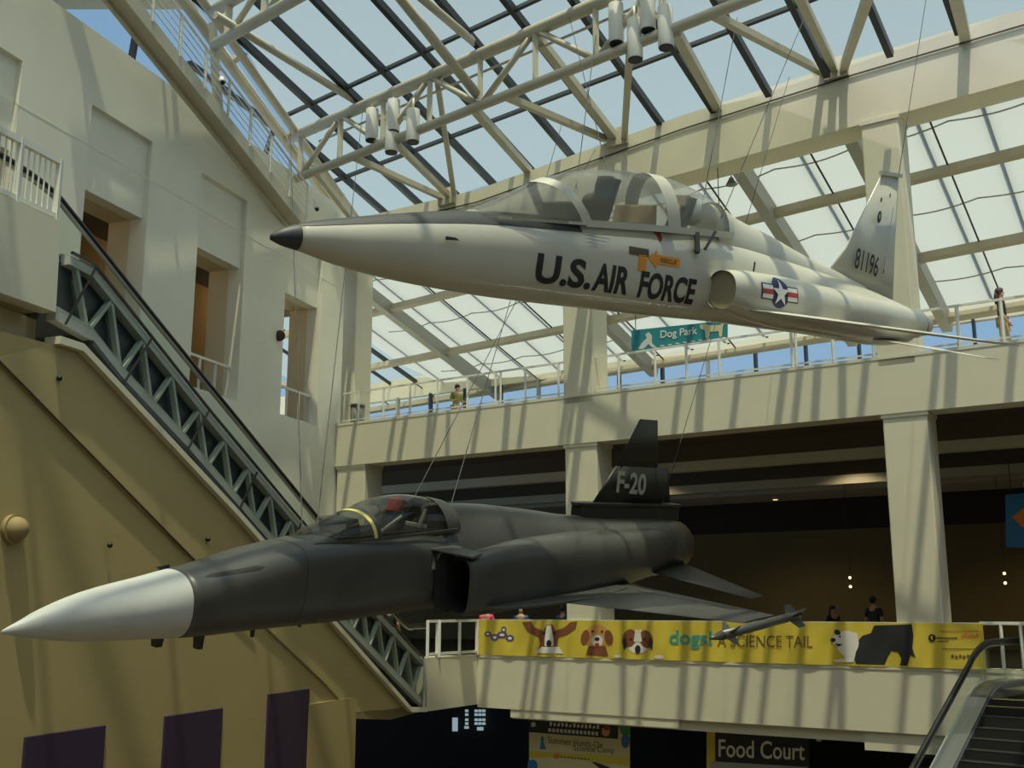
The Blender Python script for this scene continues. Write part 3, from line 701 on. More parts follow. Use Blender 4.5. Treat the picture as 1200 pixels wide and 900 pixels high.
# golden dog
pshape(ell(699, 746, 15, 14, 22), M['gold'], .006, 'golden_dog_print'); pshape(ell(685, 747, 5, 9, 14, .2), M['brownprint'], .008); pshape(ell(713, 747, 5, 9, 14, -.2), M['brownprint'], .008)
pshape([(689, 757), (709, 757), (712, 769), (686, 768)], M['brownprint'], .007); pshape(ell(699, 751, 7, 7), M['wprint'], .010); pshape(ell(699, 749, 3, 2.2, 12), M['bprint'], .014); pshape(ell(699, 756, 3, 2.5, 12), M['red'], .014)
pshape(ell(694, 740, 1.5, 1.3, 10), M['bprint'], .014); pshape(ell(705, 740, 1.5, 1.3, 10), M['bprint'], .014)
# puppy
pshape(ell(747, 752, 14, 14, 22), M['wprint'], .006, 'puppy_print'); pshape(ell(737, 748, 8, 11, 16, .3), M['brownprint'], .009); pshape(ell(757, 749, 8, 11, 16, -.3), M['brownprint'], .009)
pshape([(729, 752), (733, 746), (735, 756), (731, 762)], M['bprint'], .010); pshape([(765, 752), (761, 746), (759, 757), (764, 762)], M['bprint'], .010)
pshape([(744, 738), (750, 738), (752, 752), (742, 752)], M['wprint'], .012); pshape(ell(747, 761, 3.5, 5, 14), M['bprint'], .014); pshape(ell(739, 749, 1.5, 1.5, 10), M['bprint'], .014); pshape(ell(755, 749, 1.5, 1.5, 10), M['bprint'], .014)
pshape(ell(724, 769, 5, 2, 12), M['wprint'], .006); pshape(ell(772, 770, 6, 2.2, 12), M['wprint'], .006)
# sheepdog
pshape([(1024, 733), (1068, 731.5), (1070, 745), (1069, 760), (1073, 771), (1067, 768), (1063, 780), (1054, 780), (1056, 772), (1052, 764), (1044, 763), (1040, 770), (1036, 779), (1003, 778), (1000, 770), (1004, 752), (1010, 745), (1020, 742)], M['bprint'], .006, 'sheepdog_print')
pshape([(975, 748), (980, 741), (992, 739), (1004, 742), (1005, 752), (1002, 768), (1000, 776), (978, 776), (975, 773), (990, 772), (986, 764), (984, 758), (976, 755)], M['wprint'], .010)
pshape(ell(993, 754, 13, 14.5, 22), M['wprint'], .011); pshape(ell(976, 750, 3.2, 2.6, 12), M['bprint'], .014); pshape(ell(981, 741, 4, 3, 12, .5), M['bprint'], .014); pshape(ell(984, 746, 1.3, 1.3, 8), M['bprint'], .014); pshape([(978, 754), (988, 755), (982, 758)], M['bprint'], .014)
def btext(body, x0, y0, x1, y1, m, d=.012, bold=.01, par=bn, fn=bpx, name='lettering'):
    vs, fs = text_fit(body, 1, 1, bold); t = MB()
    if fn is bpx:
        def g2(u_, v_):
            s_, z_ = fpt(x0[0]+(x1-x0[0])*u_, y0+(y1-y0)*v_+x0[1]*u_, -.06); return Vector((s_, 0, z_))
        flat(t, vs, fs, g2); wavy(t, d)
    else: flat(t, vs, fs, lambda u_, v_: fn(x0[0]+(x1-x0[0])*u_, y0+(y1-y0)*v_+x0[1]*u_, d))
    return t.build(name, m, par)
btext('dogs!', (784, 1), 760, 834, 738, M['teal'], bold=.02)
btext('A SCIENCE TAIL', (840, 1), 758, 952, 744, M['brnprint'], bold=0)
pshape(ell(1092, 747.5, 4.5, 4.5, 16), M['bprint'], .010); pshape([(1093, 744), (1090, 747), (1093, 751), (1092, 747)], M['vinyl'], .014)
for (x0, y0, x1, y1, m) in ((1097, 747, 1122, 748.6, 'brnprint'), (1098, 751, 1112, 752, 'brnprint'), (1102, 739, 1147, 740, 'orprint'), (1104, 760, 1146, 761, 'brnprint')):
    pshape([(x0, y0), (x1, y0), (x1, y1), (x0, y1)], M[m], .008)
for k in range(6):
    x = 1128+k*3.4; pshape(ell(x, 746-(k % 2)*1.5, 1.5, 2.4, 10), M['orprint'], .008); pshape(ell(1116+k*4.6, 769+(k % 2), 1.9, 2, 10), M['brnprint'], .008)
# Dog Park sign
def dpf(x, y, d=0): return hit(x, y, P0+N*(.25-d), N)
dp = thing('dog_park_sign', dpf(796, 414), 'teal sign with pale dogs hanging above the upper bridge railing', 'sign')
t = MB(); t.prism([dpf(740, 387), dpf(852, 375.5), dpf(852, 394), dpf(740, 414)], N*.05); t.build('panel', M['tealsign'], dp)
dq = lambda x, y, d=0: dpf(x, y, d)
btext('Dog Park', (774, -5), 399, 817, 387.5, M['wprint'], .012, .01, dp, dq)
pshape([(820, 381), (826, 379), (830, 381), (842, 381), (849, 378), (847, 383), (846, 394), (843, 395), (842, 388), (832, 389), (831, 396), (827, 396), (826, 387), (821, 385)], M['creamprint'], .01, 'tan_dog_print', dp, dq)
pshape([(748, 409), (752, 402), (758, 396), (756, 392), (760, 389), (764, 393), (764, 402), (770, 408), (764, 407), (760, 403), (754, 409)], M['fgrey'], .01, 'grey_dog_print', dp, dq)
for k in range(7): pshape(ell(776+k*9, 405-k*1.3, 2.8, .8, 8), M['fgrey'], .01, 'small_lettering', dp, dq)
for x, y in ((745, 386), (848, 376)): t = MB(); p = dpf(x, y); t.tube(p, Vector((p.x, p.y, 13.3)), .012, 6); t.build('hanger', M['wire'], dp)
# Food Court sign
def fcf(x, y, d=0): return hit(x, y, P0+N*(.9-d), N)
fc = thing('food_court_sign', fcf(893, 900), 'black hanging sign reading Food Court under the middle balcony', 'sign')
t = MB(); t.prism([fcf(838, 857), fcf(948, 863), fcf(948, 935), fcf(838, 930)], N*.12); t.build('panel', M['bprint'], fc)
btext('Food Court', (842, 4), 887, 943, 866, M['wprint'], .012, .012, fc, fcf)
t = MB(); t.prism([fcf(832, 892, .02), fcf(947, 899, .02), fcf(947, 930, .02), fcf(832, 925, .02)], N*.01); t.build('lower_strip', M['grey'], fc)
t = MB(); t.prism([fcf(828, 855), fcf(838, 856), fcf(838, 935), fcf(828, 935)], N*.1); t.build('yellow_edge', M['vinyl'], fc)
t = MB(); t.box(FW, .55, .72, .88, .98, -1.5, -1.15); t.box(FW, 3.0, 3.1, .88, .98, -1.6, -1.15); t.build('hanger', M['cream'], fc)
# Summer camp banner
def scf(x, y, d=0): return hit(x, y, P0+N*(1.0-d), N)
sc_ = thing('science_camp_banner', scf(679, 900), 'pale green banner about a summer science camp under the middle balcony', 'banner')
t = MB(); t.prism([scf(620, 838), scf(738, 848), scf(738, 940), scf(620, 940)], N*.02); t.build('sheet', M['creamprint'], sc_)
S_ = lambda p, m, d, n='print': pshape(p, M[m], d, n, sc_, scf)
S_([(620, 838), (725, 848), (724, 866), (620, 858)], 'bprint', .01, 'photo_strip')
for k in range(13):
    x = 644+k*4.6; S_([(x, 846+(k % 3)+k*.3), (x+2.6, 846+(k % 2)+k*.3), (x+2.9, 850+k*.3), (x+.5, 851+k*.3)], 'wprint', .014); S_([(x-2, 854+k*.35), (x+1.5, 853+k*.35), (x+1.7, 858+k*.35), (x-1, 857.5+k*.35)], 'fgrey', .014)
S_(ell(625, 849, 3, 3, 12), 'fgrey', .014); S_(ell(710, 857, 5, 6, 14), 'gold', .014); S_(ell(711, 853, 4, 3, 12), 'brownprint', .018)
S_([(725, 850), (738, 851), (738, 861), (728, 860)], 'gprint', .01); S_(ell(733, 868, 5, 9, 16), 'blprint', .012)
S_([(634, 863), (637, 863), (637, 870), (640, 878), (632, 878), (634, 870)], 'blprint', .012)
S_([(620, 880), (738, 888), (738, 897), (700, 893), (660, 886), (620, 888)], 'sage', .008); S_(ell(624, 897, 6, 7, 16), 'blprint', .012)
S_([(693, 893), (697, 893), (714, 899), (716, 903), (704, 901)], 'bprint', .014)
btext('Summer Hands-On', (642, 6), 871, 706, 863, M['brnprint'], .012, 0, sc_, scf); btext('Science Camp', (672, 3), 882, 720, 873, M['brnprint'], .012, 0, sc_, scf)
for k in range(9): S_(ell(658+k*4, 887+k*.35, 1.5, 1, 8), 'brnprint', .014)
S_(ell(652, 886, 4, 3.2, 12), 'orprint', .014)
# far blue and orange sign inside the middle hall
def hf(x, y): return hit(x, y, P0+N*5.5, N)
hb = thing('blue_sign', hf(1190, 640), 'blue hanging sign with an orange shape, at the right edge in the dark hall', 'sign')
t = MB(); t.prism([hf(1178, 580), hf(1230, 575), hf(1230, 643), hf(1179, 641)], N*.08); t.build('panel', M['blprint'], hb)
t = MB(); t.prism([hf(1186, 606), hf(1200, 595), hf(1215, 600), hf(1215, 620), hf(1198, 618)], -N*.02); t.build('orange_shape', M['orprint'], hb)
for x in (1185, 1222): t = MB(); p = hf(x, 578); t.tube(p, Vector((p.x, p.y, 6.55)), .012, 6); t.build('hanger', M['wire'], hb)
# hall lights
for x, y, l in ((996, 677, 'pair of small red-white glowing bulbs in the dark hall left of the column'), (1177, 672, 'pair of small glowing bulbs in the dark hall right of the column')):
    p = hit(x, y, P0+N*12, N); c = thing('pendant_light', p, l, 'lamp', 'glowing pendants in the middle hall')
    for dz in (0, .3): t = MB(); t.ball(p-Z*dz, .05); t.build('bulb', M['bulb'], c)
    t = MB(); t.tube(p+Z*.05, Vector((p.x, p.y, 6.56)), .01, 6); t.build('cord', M['wire'], c)
for i_, (s_, o_, z_, e_) in enumerate(((-7.5, 3, 6.5, 45), (-1, 3, 6.5, 35), (4.6, 3, 6.5, 35), (-6, 9.6, 6.5, 90), (1.5, 9.6, 6.5, 90), (9, 9.6, 6.5, 90), (-3, 15, 5.7, 110), (6, 15, 5.7, 110))):
    p = FW(s_, o_, z_); c = thing('downlight', p, ('small ceiling downlight in the front bay of the middle hall' if o_ < 5 else 'small ceiling downlight further back in the middle hall')+[', left', ', middle', ', right', ', left row', ', middle row', ', right row', ', rear left', ', rear right'][i_], 'lamp', 'downlights of the middle hall')
    t = MB(); t.tube(p-Z*.04, p+Z*.06, .12, 16); t.build('rim', M['lampw'], c)
    t = MB(); t.tube(p-Z*.05, p-Z*.038, .09, 16); t.build('lens', M['bulb'], c)
    l_ = bpy.data.lights.new('downlight_bulb', 'SPOT'); l_.energy = e_*1.6; l_.color = (1, .80, .52); l_.spot_size = R(140); l_.spot_blend = .6; l_.shadow_soft_size = .08
    lo = bpy.data.objects.new('downlight_bulb', l_); COL.objects.link(lo); lo.location = p-Z*.08
# bright openings at the rear of the lower court
def cf(x, y): return hit(x, y, P0+N*11.3, N)
dw = emis('daylight_through_glass', (.45, .62, .66), .55)
for i, (x0, y0, x1, y1) in enumerate([(x_, y_, x_+3.4, y_+3) for x_ in (545, 556, 560.5, 565) for y_ in (831.5, 836, 842, 846.5)]+[(530, 841, 536, 857), (544, 851, 549, 854), (559, 852, 566, 856)]):
    t = MB(); t.prism([cf(x0, y0), cf(x1, y0), cf(x1, y1), cf(x0, y1)], N*.03)
    tag(t.build('far_window', dw), 'small bright pane at the back of the dark lower court', 'window', 'bright panes at the back of the lower court')
# bin
s, z = fpt(405, 495); s += .12; c = thing('litter_bin', FW(s, .42, 7.15), 'grey ribbed litter bin at the left end of the upper bridge', 'bin')
t = MB(); t.tube(FW(s, .42, 7.15), FW(s, .42, 8.0), .23, 20); t.build('body', M['bin'], c); t = MB(); t.tube(FW(s, .42, 8.0), FW(s, .42, 8.07), .25, 20); t.build('lid', M['bin'], c)
for k in range(12):
    a = k*math.pi/6; p = FW(s, .42, 7.2)+Vector((math.cos(a), math.sin(a), 0))*.235; t = MB(); t.bar(p, p+Z*.75, .03, .02); t.build('rib', M['grey'], c)
# small cameras on the catwalk
for x, y, l in ((260, 92, 'small white camera under the catwalk railing, upper one'), (370, 240, 'small white camera at the low end of the catwalk')):
    p = hit(x, y, K0+KN*.1, KN); c = thing('security_camera', p, l, 'camera', 'white cameras on the catwalk')
    t = MB(); t.tube(p, p+Vector((.08, -.2, -.22)), .075, 14); t.build('housing', M['lampw'], c); t = MB(); t.tube(p+Vector((.08, -.2, -.22)), p+Vector((.09, -.215, -.236)), .06, 14); t.build('lens', M['lampb'], c)
    t = MB(); t.tube(p, p+Z*.22-KN*.1, .02, 6); t.build('mount', M['lampw'], c)
# small speakers under the top beam
for x, y, l in ((857, 212, 'small grey loudspeaker hanging under the top beam'),):
    p = hit(x, y, P0+N*1.2, N); c = thing('loudspeaker', p, l, 'loudspeaker'); t = MB(); t.tube(p-Z*.12, p+Z*.1, .16, 14, .05); t.build('horn', M['bin'], c); t = MB(); t.tube(p+Z*.1, p+Z*.6, .015, 6); t.build('stem', M['wire'], c)
# ================================================================== AIRCRAFT
# local axes: x aft, y starboard (port is -y), z up
def pose(root, p, az, pitch, bank):
    x = Vector((math.sin(az)*math.cos(pitch), math.cos(az)*math.cos(pitch), math.sin(pitch)))
    y = Z.cross(-x).normalized(); z = (-x).cross(y)
    yb = y*math.cos(bank)-z*math.sin(bank); zb = z*math.cos(bank)+y*math.sin(bank)
    m = Matrix((x, -yb, zb)).transposed().to_4x4(); m.translation = Vector(p)
    root.matrix_world = m; root.location = Vector(p); root.rotation_euler = m.to_euler()
    return m
def pchip(xs, ys, x):
    n = len(xs)
    if x <= xs[0]: return ys[0]
    if x >= xs[-1]: return ys[-1]
    h = [xs[i+1]-xs[i] for i in range(n-1)]; d = [(ys[i+1]-ys[i])/h[i] for i in range(n-1)]
    m = [0]*n; m[0] = d[0]; m[-1] = d[-1]
    for i in range(1, n-1):
        if d[i-1]*d[i] <= 0: m[i] = 0
        else:
            w1 = 2*h[i]+h[i-1]; w2 = h[i]+2*h[i-1]; m[i] = (w1+w2)/(w1/d[i-1]+w2/d[i])
    i = max(k for k in range(n-1) if xs[k] <= x); t_ = (x-xs[i])/h[i]
    return (2*t_**3-3*t_**2+1)*ys[i]+(t_**3-2*t_**2+t_)*h[i]*m[i]+(-2*t_**3+3*t_**2)*ys[i+1]+(t_**3-t_**2)*h[i]*m[i+1]
class Loft:
    """stations: x, cy, zc, hw, ht, hb, n_top, n_bottom"""
    def __init__(s, st): s.st = st; s.xs = [a[0] for a in st]
    def par(s, x): return [pchip(s.xs, [a[k] for a in s.st], x) for k in range(1, 8)]
    def ring(s, x, segs=48, side=1, grow=0):
        cy, zc, hw, ht, hb, n1, n2 = s.par(x); out = []
        for k in range(segs):
            t_ = 2*math.pi*k/segs; c, sn = math.cos(t_), math.sin(t_); n_ = n1 if sn >= 0 else n2; h = ht if sn >= 0 else hb
            out.append(Vector((x, -side*(cy+math.copysign(abs(c)**(2/n_), c)*(hw+grow)), zc+math.copysign(abs(sn)**(2/n_), sn)*(h+grow))))
        return out
    def yport(s, x, z, off=.004):
        cy, zc, hw, ht, hb, n1, n2 = s.par(x); n_, h = (n1, ht) if z >= zc else (n2, hb)
        q = min(.999, abs((z-zc)/max(h, 1e-4))); return -(cy+hw*(1-q**n_)**(1/n_)+off)
    def mesh(s, x0, x1, step=.12, segs=48, side=1, cap0=True, cap1=True, mf=None, grow=0, xlist=None):
        t = MB(); xs = xlist or [x0+(x1-x0)*i/max(1, round((x1-x0)/step)) for i in range(max(1, round((x1-x0)/step))+1)]
        rg = [[t.b.verts.new(p) for p in s.ring(x, segs, side, grow)] for x in xs]
        for A_, B_ in zip(rg, rg[1:]):
            for k in range(segs):
                f = t.b.faces.new((A_[k], A_[(k+1) % segs], B_[(k+1) % segs], B_[k])); f.smooth = True
                if mf: f.material_index = mf(f.calc_center_median())
        if cap0: t.b.faces.new(rg[0][::-1])
        if cap1: t.b.faces.new(rg[-1])
        return t
def bp(side=1): return side
def wing(secs, n=9):
    """secs: (origin xyz LE, origin xyz TE, thickness, thickness direction)"""
    t = MB(); rg = []
    for le, te, th, nd in secs:
        le, te, nd = Vector(le), Vector(te), Vector(nd).normalized(); pts = []
        for sgn in (1, -1):
            rr = range(n+1) if sgn == 1 else range(n-1, 0, -1)
            for i in rr:
                q = (1-math.cos(math.pi*i/n))/2; tt = th*2.6*(.2969*math.sqrt(q)-.126*q-.3516*q*q+.2843*q**3-.1036*q**4)*1.0
                pts.append(le.lerp(te, q)+nd*sgn*tt)
        rg.append([t.b.verts.new(p) for p in pts])
    k = len(rg[0])
    for A_, B_ in zip(rg, rg[1:]):
        for i in range(k): f = t.b.faces.new((A_[i], A_[(i+1) % k], B_[(i+1) % k], B_[i])); f.smooth = True
    t.b.faces.new(rg[0]); t.b.faces.new(rg[-1]); return t
def upz(v=1): return (0, 0, 1)
def canopy_ring(x, slant, sill, ztop, hw, segs=24, k=0):
    out = []
    for i in range(segs+1):
        t_ = math.pi*i/segs; c, s_ = math.cos(t_), math.sin(t_); hh = ztop-sill
        out.append(Vector((x-slant*s_, math.copysign(abs(c)**(2/2.3), c)*hw, sill+abs(s_)**(2/2.1)*hh)))
    return out
def canopy_mesh(tab, slant, x0, x1, grow=0, step=.08, thick=0):
    """tab: x, sill, ztop, hw"""
    xs = [a[0] for a in tab]
    def g(k, x): return pchip(xs, [a[k] for a in tab], x)
    t = MB(); n_ = max(1, round((x1-x0)/step)); rg = []
    for i in range(n_+1):
        x = x0+(x1-x0)*i/n_; sl = slant(x)
        R_ = []
        for j in range(25):
            th = math.pi*j/24; c, s_ = math.cos(th), math.sin(th); xx = x-sl*s_
            hw, zt, sill = g(3, xx)+grow, g(2, xx)+grow, g(1, x)
            hw = g(3, x)*(1-s_)+g(3, xx)*s_+grow
            R_.append(t.b.verts.new((xx, -math.copysign(abs(c)**(2/2.2), c)*hw, sill+abs(s_)**(2/2.2)*max(.002, zt-sill))))
        rg.append(R_)
    for A_, B_ in zip(rg, rg[1:]):
        for k in range(24): f = t.b.faces.new((A_[k], A_[k+1], B_[k+1], B_[k])); f.smooth = True
    return t
def on_side(loft, vs, fs, m, name, par, fx, cutz=.05, off=.006):
    """flat artwork wrapped on the port side: fx(u,v)->(x,z)"""
    t = MB(); flat(t, vs, fs, lambda u_, v_: Vector((fx(u_, v_)[0], 0, fx(u_, v_)[1])))
    zs = [v.co.z for v in t.b.verts]; z = min(zs)
    while z < max(zs):
        bmesh.ops.bisect_plane(t.b, geom=t.b.verts[:]+t.b.edges[:]+t.b.faces[:], plane_co=(0, 0, z), plane_no=(0, 0, 1)); z += cutz
    xs = [v.co.x for v in t.b.verts]; x = min(xs)+.12
    while x < max(xs):
        bmesh.ops.bisect_plane(t.b, geom=t.b.verts[:]+t.b.edges[:]+t.b.faces[:], plane_co=(x, 0, 0), plane_no=(1, 0, 0)); x += .12
    for v in t.b.verts: v.co.y = (loft(v.co.x, v.co.z) if callable(loft) else loft.yport(v.co.x, v.co.z, off))
    o = t.build(name, m, par, local=True); return o
def rect_vs(): return [(0, 0), (1, 0), (1, 1), (0, 1)], [(0, 1, 2, 3)]
def poly_vs(pts): return pts, [tuple(range(len(pts)))]
# ---------------------------------------------------------------- black aircraft
FP = dict(p=(-5.145, 11.468, 1.387), az=R(36.524), pitch=R(5.5), bank=R(10.334))
fj = thing('jet_fighter', FP['p'], 'charcoal grey jet fighter with pale nose cone and F-20 on its black fin', 'aircraft')
fm = pose(fj, **FP)
def st(x, zt, zb, zc, hw, n1=2.3, n2=2.4): return (x, 0, zc, hw, zt-zc, zc-zb, n1, n2)
F_ST = [st(-.09, -.06, -.09, -.075, .008, 2, 2), st(0, -.02, -.115, -.07, .035, 2, 2), st(.10, .02, -.14, -.06, .07, 2, 2), st(.28, .10, -.19, -.04, .13, 2, 2), st(.85, .26, -.28, 0, .28, 2.05, 2.1), st(1.6, .37, -.34, .03, .385, 2.15, 2.2),
        st(1.95, .42, -.37, .05, .42, 2.3, 2.3), st(3.15, .62, -.40, .24, .48, 2.9, 2.7), st(3.9, .70, -.42, .30, .50, 3.2, 2.9), st(4.9, .71, -.44, .32, .52, 3.4, 3.1), st(5.9, .73, -.44, .28, .53, 3.2, 3.1),
        st(6.35, .78, -.44, .2, .54, 2.4, 2.9), st(6.6, 1.10, -.44, .2, .54, 1.75, 2.9), st(7.1, 1.09, -.44, .2, .55, 1.7, 2.9), st(9.03, .94, -.45, .15, .58, 1.8, 2.6), st(9.95, .84, -.46, .12, .60, 2.0, 2.5),
        st(11.8, .73, -.47, .1, .63, 2.2, 2.2), st(13.2, .68, -.49, .09, .60, 2.1, 2.1), st(13.85, .64, -.47, .08, .56, 2, 2), st(14.3, .58, -.42, .08, .50, 2, 2)]
FL = Loft(F_ST)
FL.mesh(1.95, 13.85, .1, 56, cap1=False).build('fuselage', M['f_char'], fj, local=True)
FL.mesh(-.09, 1.95, .05, 56, cap1=False, xlist=[-.09, -.06, -.03, 0, .02, .05, .1, .17, .25, .35, .5, .65, .8, 1, 1.2, 1.4, 1.6, 1.8, 1.95]).build('nose_cone', M['f_nose'], fj, local=True)
t = FL.mesh(13.85, 14.3, .06, 48, cap0=False, cap1=False)
nz = t.build('exhaust_nozzle', M['noz'], fj, local=True)
sm_ = nz.modifiers.new('s', 'SOLIDIFY'); sm_.thickness = .03
t = MB(); t.tube((13.9, 0, .08), (13.94, 0, .08), .48, 32); t.build('nozzle_interior', M['duct'], nz, local=True)
F_N = [(6.32, .79, .0, .235, .42, .42, 3.6, 3.8), (6.6, .785, 0, .27, .46, .44, 3.4, 3.6), (7.2, .77, .01, .31, .52, .46, 3.0, 3.4), (8.1, .72, .03, .37, .575, .49, 2.7, 3.0), (9.4, .62, .04, .43, .58, .50, 2.5, 2.6),
       (11, .48, .05, .47, .54, .50, 2.3, 2.3), (12.5, .30, .06, .44, .50, .48, 2.1, 2.1), (13.3, .14, .07, .46, .50, .48, 2, 2), (13.8, .03, .08, .50, .49, .49, 2, 2)]
FN_ = Loft(F_N)
FD = Loft([(6.30, .79, .0, .20, .385, .385, 3.6, 3.8), (7.8, .70, .03, .22, .36, .34, 2.6, 2.6)])
for side in (1, -1):
    t = FN_.mesh(6.32, 13.8, .12, 44, side, cap0=False)
    # lip joins the outer shell and the duct
    a_ = FN_.ring(6.32, 44, side); b_ = FD.ring(6.30, 44, side)
    va = [t.b.verts.new(p) for p in a_]; vb = [t.b.verts.new(p) for p in b_]
    for k in range(44): t.b.faces.new((va[k], va[(k+1) % 44], vb[(k+1) % 44], vb[k]))
    nac = t.build('intake_nacelle', M['f_char'], fj, local=True)
    FD.mesh(6.30, 7.8, .2, 44, side, cap0=False).build('intake_duct', M['duct'], nac, local=True)
    t = MB(); t.prism([(5.95, -side*.50, .50), (6.5, -side*.50, .52), (6.55, -side*1.0, .47), (6.30, -side*1.02, .43)], (0, 0, .03)); t.build('intake_ramp', M['f_char'], fj, local=True, bevel=.006)
    t = MB(); t.prism([(6.0, -side*.545, .46), (6.45, -side*.56, .46), (6.45, -side*.56, -.42), (6.1, -side*.545, -.42)], (0, -side*.02, 0)); t.build('splitter_plate', M['f_fin'], fj, local=True)
    # strake and wing
    zr = -.33
    t = MB(); t.prism([(8.0, -side*.9, zr), (6.6, -side*1.0, zr), (6.9, -side*1.22, zr), (7.6, -side*1.36, zr), (8.5, -side*1.42, zr), (9.0, -side*1.5, zr), (10.5, -side*1.2, zr), (10.5, -side*.4, zr)], (0, 0, .05)); t.build('leading_edge_strake', M['f_char'], fj, local=True, bevel=.015)
    wing([((7.95, -side*.5, zr+.02), (11.2, -side*.5, zr+.02), .17, (0, 0, 1)), ((8.35, -side*1.38, zr), (11.05, -side*1.38, zr), .13, (0, 0, 1)), ((9.5, -side*3.80, zr+.02), (10.72, -side*3.80, zr+.02), .05, (0, 0, 1))]).build('wing', M['f_char'], fj, local=True)
    t = MB(); t.prism([(10.25, -side*1.5, zr+.055), (10.27, -side*1.5, zr+.055), (10.5, -side*3.6, zr+.045), (10.48, -side*3.6, zr+.045)], (0, 0, .004)); t.build('flap_line', M['f_fin'], fj, local=True)
    # wing tip missile
    ms = MB(); y = -side*3.93; z = zr+.0
    ms.tube((8.5, y, z-.02), (11.4, y, z-.02), .07, 14); ms.tube((8.15, y, z-.02), (8.5, y, z-.02), .02, 14, .07)
    mo = ms.build('wingtip_missile', M['f_char'], fj, local=True)
    for ang in (45, 135, 225, 315):
        c, s_ = math.cos(R(ang)), math.sin(R(ang))
        t = MB(); t.prism([(8.6, y+c*.06, z-.02+s_*.06), (8.78, y+c*.19, z-.02+s_*.19), (8.84, y+c*.19, z-.02+s_*.19), (8.88, y+c*.06, z-.02+s_*.06)], (0, -s_*.012, c*.012)); t.build('canard', M['f_char'], mo, local=True)
        t = MB(); t.prism([(10.95, y+c*.06, z-.02+s_*.06), (11.1, y+c*.21, z-.02+s_*.21), (11.35, y+c*.21, z-.02+s_*.21), (11.35, y+c*.06, z-.02+s_*.06)], (0, -s_*.015, c*.015)); t.build('tail_fin', M['f_char'], mo, local=True)
    wing([((12.2, -side*.45, -.22), (14.0, -side*.45, -.22), .09, (0, 0, 1)), ((13.05, -side*2.35, -.52), (13.65, -side*2.35, -.52), .03, (0, 0, 1))]).build('tailplane', M['f_char'], fj, local=True)
# fin
wing([((10.95, 0, .95), (14.05, 0, .95), .12, (0, 1, 0)), ((11.75, 0, 1.70), (13.82, 0, 1.66), .09, (0, 1, 0))]).build('lower_fin', M['f_fin'], fj, local=True)
fin = wing([((11.73, 0, 1.66), (13.39, 0, 1.66), .085, (0, 1, 0)), ((12.5, 0, 2.62), (13.22, 0, 2.62), .045, (0, 1, 0))]).build('tail_fin', M['f_fin'], fj, local=True)
t = MB(); t.prism([(10.4, .05, .98), (10.55, .16, .98), (14.15, .18, .87), (14.3, .1, .87), (14.3, -.1, .87), (14.15, -.18, .87), (10.55, -.16, .98), (10.4, -.05, .98)], (0, 0, .06)); t.build('fin_base_plate', M['f_fin'], fj, local=True, bevel=.01)
t = MB(); t.prism([(10.5, .12, .70), (14.25, .14, .55), (14.25, .14, .88), (10.5, .12, .98)], (0, -.26, 0)); t.build('fin_fairing', M['f_fin'], fj, local=True, bevel=.03)
t = MB(); t.bar((13.42, -.06, 1.0), (13.22, -.05, 1.64), .012, .01); t.build('rudder_line', M['f_char'], fj, local=True)
vs, fs = text_fit('F-20', 1.12, .42, .03)
on_side(lambda x, z: -(.075), vs, fs, M['fgrey'], 'fin_lettering', fj, lambda u_, v_: (11.72+u_, 1.20+v_-.06*u_))
# canopy
FT = [(3.75, .62, .67, .20), (3.95, .66, .74, .30), (4.3, .68, .88, .38), (4.84, .69, 1.05, .43), (5.23, .70, 1.19, .445), (5.8, .72, 1.245, .45), (6.3, .74, 1.20, .44), (6.75, .76, 1.13, .40)]
fsl = lambda x: pchip([3.75, 4.9, 6.2, 6.75], [0, .07, .12, .1], x)
canopy_mesh(FT, fsl, 3.8, 4.86).build('windshield', M['fcanopy'], fj, local=True)
canopy_mesh(FT, fsl, 4.97, 6.42).build('canopy', M['fcanopy'], fj, local=True)
canopy_mesh(FT, fsl, 4.84, 4.90, .012, .03).build('canopy_seal', M['yellow'], fj, local=True)
canopy_mesh(FT, fsl, 4.90, 4.98, .006, .04).build('windshield_arch', M['f_char'], fj, local=True)
canopy_mesh(FT, fsl, 6.38, 6.72, .01, .05).build('canopy_rear_frame', M['f_char'], fj, local=True)
for side in (1, -1):
    t = MB(); t.bar((3.85, -side*.30, .66), (4.9, -side*.44, .70), .03, .03); t.bar((4.9, -side*.44, .70), (6.6, -side*.45, .76), .035, .045); t.build('canopy_sill', M['f_char'], fj, local=True)
t = MB(); t.prism([(4.3, -.3, .695), (6.4, -.36, .745), (6.4, .36, .745), (4.3, .3, .695)], (0, 0, .03)); t.build('cockpit_floor', M['duct'], fj, local=True)
def seat(par, x, zb, mh, tall=.42, w=.36):
    t = MB(); t.prism([(x, -w/2, zb), (x+.14, -w/2, zb), (x+.30, -w/2, zb+tall), (x+.16, -w/2, zb+tall)], (0, w, 0)); s_ = t.build('ejection_seat', M['seat'], par, local=True, bevel=.02)
    t = MB(); t.prism([(x+.06, -w*.36, zb+tall-.16), (x+.17, -w*.36, zb+tall-.16), (x+.21, -w*.36, zb+tall+.03), (x+.10, -w*.36, zb+tall+.03)], (0, w*.72, 0)); t.build('headrest', mh, s_, local=True, bevel=.02)
seat(fj, 5.55, .74, M['red'])
t = MB(); t.bar((5.1, -.28, .76), (5.5, -.30, .98), .03, .03); t.bar((6.0, .2, .78), (6.12, .2, 1.05), .04, .04); t.bar((6.0, -.2, .78), (6.12, -.2, 1.05), .04, .04); t.bar((6.1, -.25, .8), (6.1, .25, .8), .05, .05); t.build('canopy_struts', M['fgrey'], fj, local=True)
t = MB(); t.prism([(4.45, -.25, .72), (4.75, -.28, .74), (4.75, -.2, .95), (4.5, -.15, .92)], (0, .5, 0)); t.build('instrument_coaming', M['seat'], fj, local=True, bevel=.02)
